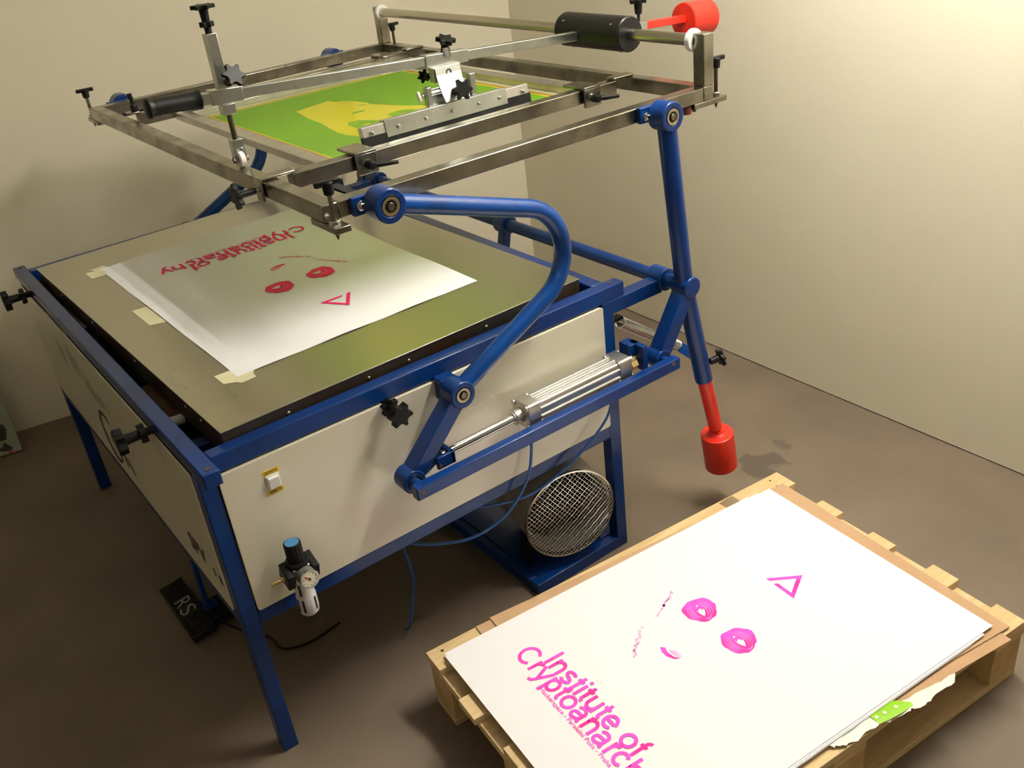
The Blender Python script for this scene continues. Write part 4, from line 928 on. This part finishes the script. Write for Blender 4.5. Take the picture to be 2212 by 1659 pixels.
MB().ring(FC - FD * .004, FC + FD * .003, FR + .002, FR - .003, 64).build('grille_rim', M_wire, fan)
gh = V(-FD.y, FD.x, 0); gv = V(0, 0, 1); wires = MB(); n = 25
dome = lambda a, b: .010 * max(0, 1 - (a * a + b * b) / FR ** 2) ** .5
for dirn in (0, 1):
    for i in range(-n // 2 + 1, n // 2 + 1):
        q = i * FR * 2 / (n + .6); L2 = math.sqrt(max(0, FR ** 2 - q * q)); k = 12
        if L2 < .01: continue
        pts = []
        ca, sa = math.cos(math.radians(38)), math.sin(math.radians(38))
        for j in range(k + 1):
            t = -L2 + 2 * L2 * j / k
            a, b = (t, q) if dirn == 0 else (q, t)
            A_, B2 = a * ca - b * sa, a * sa + b * ca
            pts.append(FC + gh * A_ + gv * B2 + FD * (dome(a, b) + (.0008 if (j + i) % 2 else -.0008) * (1 if dirn else -1)))
        wires.tube(pts, .00095, 5)
wires.build('wire_grille', M_wire, fan, kind='stuff')
for x in (-1, 1):
    MB().bar(hs - FD * .08 + gh * x * .10 + V(0, 0, -.085), hs - FD * .08 + gh * x * .115 + V(0, 0, -.1805), .06, .012, side=FD).build('foot', M_blackm, fan)
MB().obox(hs - FD * .17 + V(0, 0, FR + .012), FD * .05, gh * .03, V(0, 0, .016)).build('terminal_box', M_blackm, fan, bevel=.003)

# ------------------------------------------------------------------ hoses
def smooth_path(p, n=8):
    p = [V(q) for q in p]; out = []
    for i in range(len(p) - 1):
        a, b, c_, d_ = p[max(i - 1, 0)], p[i], p[i + 1], p[min(i + 2, len(p) - 1)]
        for k in range(n):
            t = k / n; out.append(.5 * ((2 * b) + (c_ - a) * t + (2 * a - 5 * b + 4 * c_ - d_) * t * t + (3 * b - a - 3 * c_ + d_) * t ** 3))
    return out + [p[-1]]
tag(MB().tube(smooth_path([(.812, -.040, .622), (.814, -.036, .58), (.8157, -.03, .5257), (.8014, -.03, .4571), (.7732, -.025, .4017), (.7165, -.01, .338), (.635, .02, .30), (.545, .05, .31), (.475, .08, .335), (.42, .10, .37)]), .0041, 10).build('air_hose', M_hose, None),
    'blue air hose looping down from the front of the pneumatic cylinder', 'hose', 'blue air hoses under the press')
tag(MB().tube(smooth_path([(1.118, -.035, .60), (1.103, -.03, .555), (1.093, -.03, .5247), (1.0686, -.03, .4841), (1.0055, -.026, .4352), (.9186, -.02, .3911), (.7961, .0, .355), (.66, .06, .36), (.56, .12, .38), (.50, .16, .41)]), .0036, 10).build('air_hose', M_hose, None),
    'blue air hose running from the rear of the cylinder behind the fan grille', 'hose', 'blue air hoses under the press')
tag(MB().tube(smooth_path([(.445, .07, .40), (.4603, .09, .315), (.4748, .1, .2143), (.466, .105, .15), (.4581, .108, .11), (.445, .115, .05), (.4516, .1515, .006), (.446, .158, .0045)]), .0040, 10).build('air_hose', M_hose, None),
    'blue air hose hanging to the floor below the cream side panel', 'hose', 'blue air hoses under the press')

# ------------------------------------------------------------------ foot pedal
pd = thing('foot_pedal', 'black ribbed foot pedal on the floor in front of the press', 'pedal', (0, .667, 0))
pb = MB().obox((.002, .667, .022), (.036, 0, .004), (0, .143, 0), (-.002, 0, .012)).build('tread_plate', M_rubber, pd, bevel=.004)
ribs = MB(); ez_ = V(.036, 0, .004).normalized(); up_ = V(-.004, 0, .036).normalized()
for i in range(26):
    y = .535 + i * .0105
    if .625 < y < .715: 
        segs = ((-.033, -.024), (.026, .033))
    else: segs = ((-.033, -.019), (-.015, -.001), (.003, .017), (.021, .033))
    o_ = .005 if i % 2 else 0
    for s0, s1 in segs:
        c_ = V(.002, y, .022) + ez_ * ((s0 + s1) / 2 + (o_ if abs(s0) < .03 else 0)) + up_ * .0135
        ribs.obox(c_, ez_ * (s1 - s0) / 2, V(0, .0028, 0), up_ * .0013)
ribs.build('tread_ribs', M_rubber, pb, kind='stuff')
for ch, yy in (('R', .706), ('S', .664)):
    vv, ff = text_tris(ch, width=.034, bold=-.008); hh = max(p[1] for p in vv)
    MB().add([V(.002, yy - x, .022) + ez_ * (-.024 + y * .046 / hh) + up_ * .0138 for x, y in vv], ff).build('letter', M_fan, pb, smooth=False, flat=True, label='grey letter %s' % ch)
MB().box(.040, .095, .56, .66, .0, .030).build('pedal_valve', M_blackm, pd, bevel=.003)
MB().box(.05, .16, .545, .562, .012, .022).build('pedal_arm', M_blackm, pd, bevel=.002)
kb_ = MB(); kb_.bar((.05, .62, .03), (.05, .62, .20), .030, .012, side=(0, 1, 0)); kb_.bar((.035, .62, .035), (.075, .62, .035), .034, .010, side=(0, 1, 0))
kb_.build('pedal_bracket', M_blue, pd, bevel=.002)
tag(MB().tube(smooth_path([(.06, .56, .008), (.10, .47, .0045), (.14, .40, .0045), (.15, .33, .0045), (.22, .30, .0045), (.32, .31, .0045)]), .0035, 8).build('pedal_cable', M_rubber, None), 'thin black cable lying on the floor beside the foot pedal', 'cable')

# ------------------------------------------------------------------ painted board leaning at the back wall
pbd = thing('painted_board', 'grey green board with black painted letters leaning on the wall', 'board', (-.30, 2.16, 0))
bu = V(1, -.16, 0).normalized(); bn = V(-.16, -1, 0).normalized(); bt = (V(0, 0, 1) - bn * .26).normalized()
O = V(-.1545, 2.124, .002)
bo = MB().prism([(0, 0), (-.62, 0), (-.62, .46), (0, .46)], O, bu, bt, bt.cross(bu).normalized() * -.014).build('panel', M_board, pbd, bevel=.002)
def bpoly(name, pts, mt): 
    n_ = bn + V(0, 0, .26); n_.normalize()
    return MB().poly([O + bu * x + bt * y + n_ * .0158 for x, y in pts]).build(name, mt, bo, smooth=False, flat=True)
bpoly('painted_letter', [(-.040, .060), (-.028, .098), (-.034, .122), (-.060, .128), (-.085, .10), (-.085, .06)], M_ink)
bpoly('painted_letter', [(-.028, .020), (-.040, .034), (-.052, .052), (-.062, .034), (-.085, .030), (-.070, .018), (-.045, .012)], M_ink)
bpoly('painted_letter', [(-.03, .155), (-.045, .20), (-.08, .20), (-.085, .150)], M_ink)
bpoly('painted_letter', [(-.020, .235), (-.035, .29), (-.085, .29), (-.085, .235)], M_ink)
bpoly('red_spot', [(-.035, .002), (-.033, .012), (-.042, .014), (-.050, .008), (-.050, .001)], M_redink)
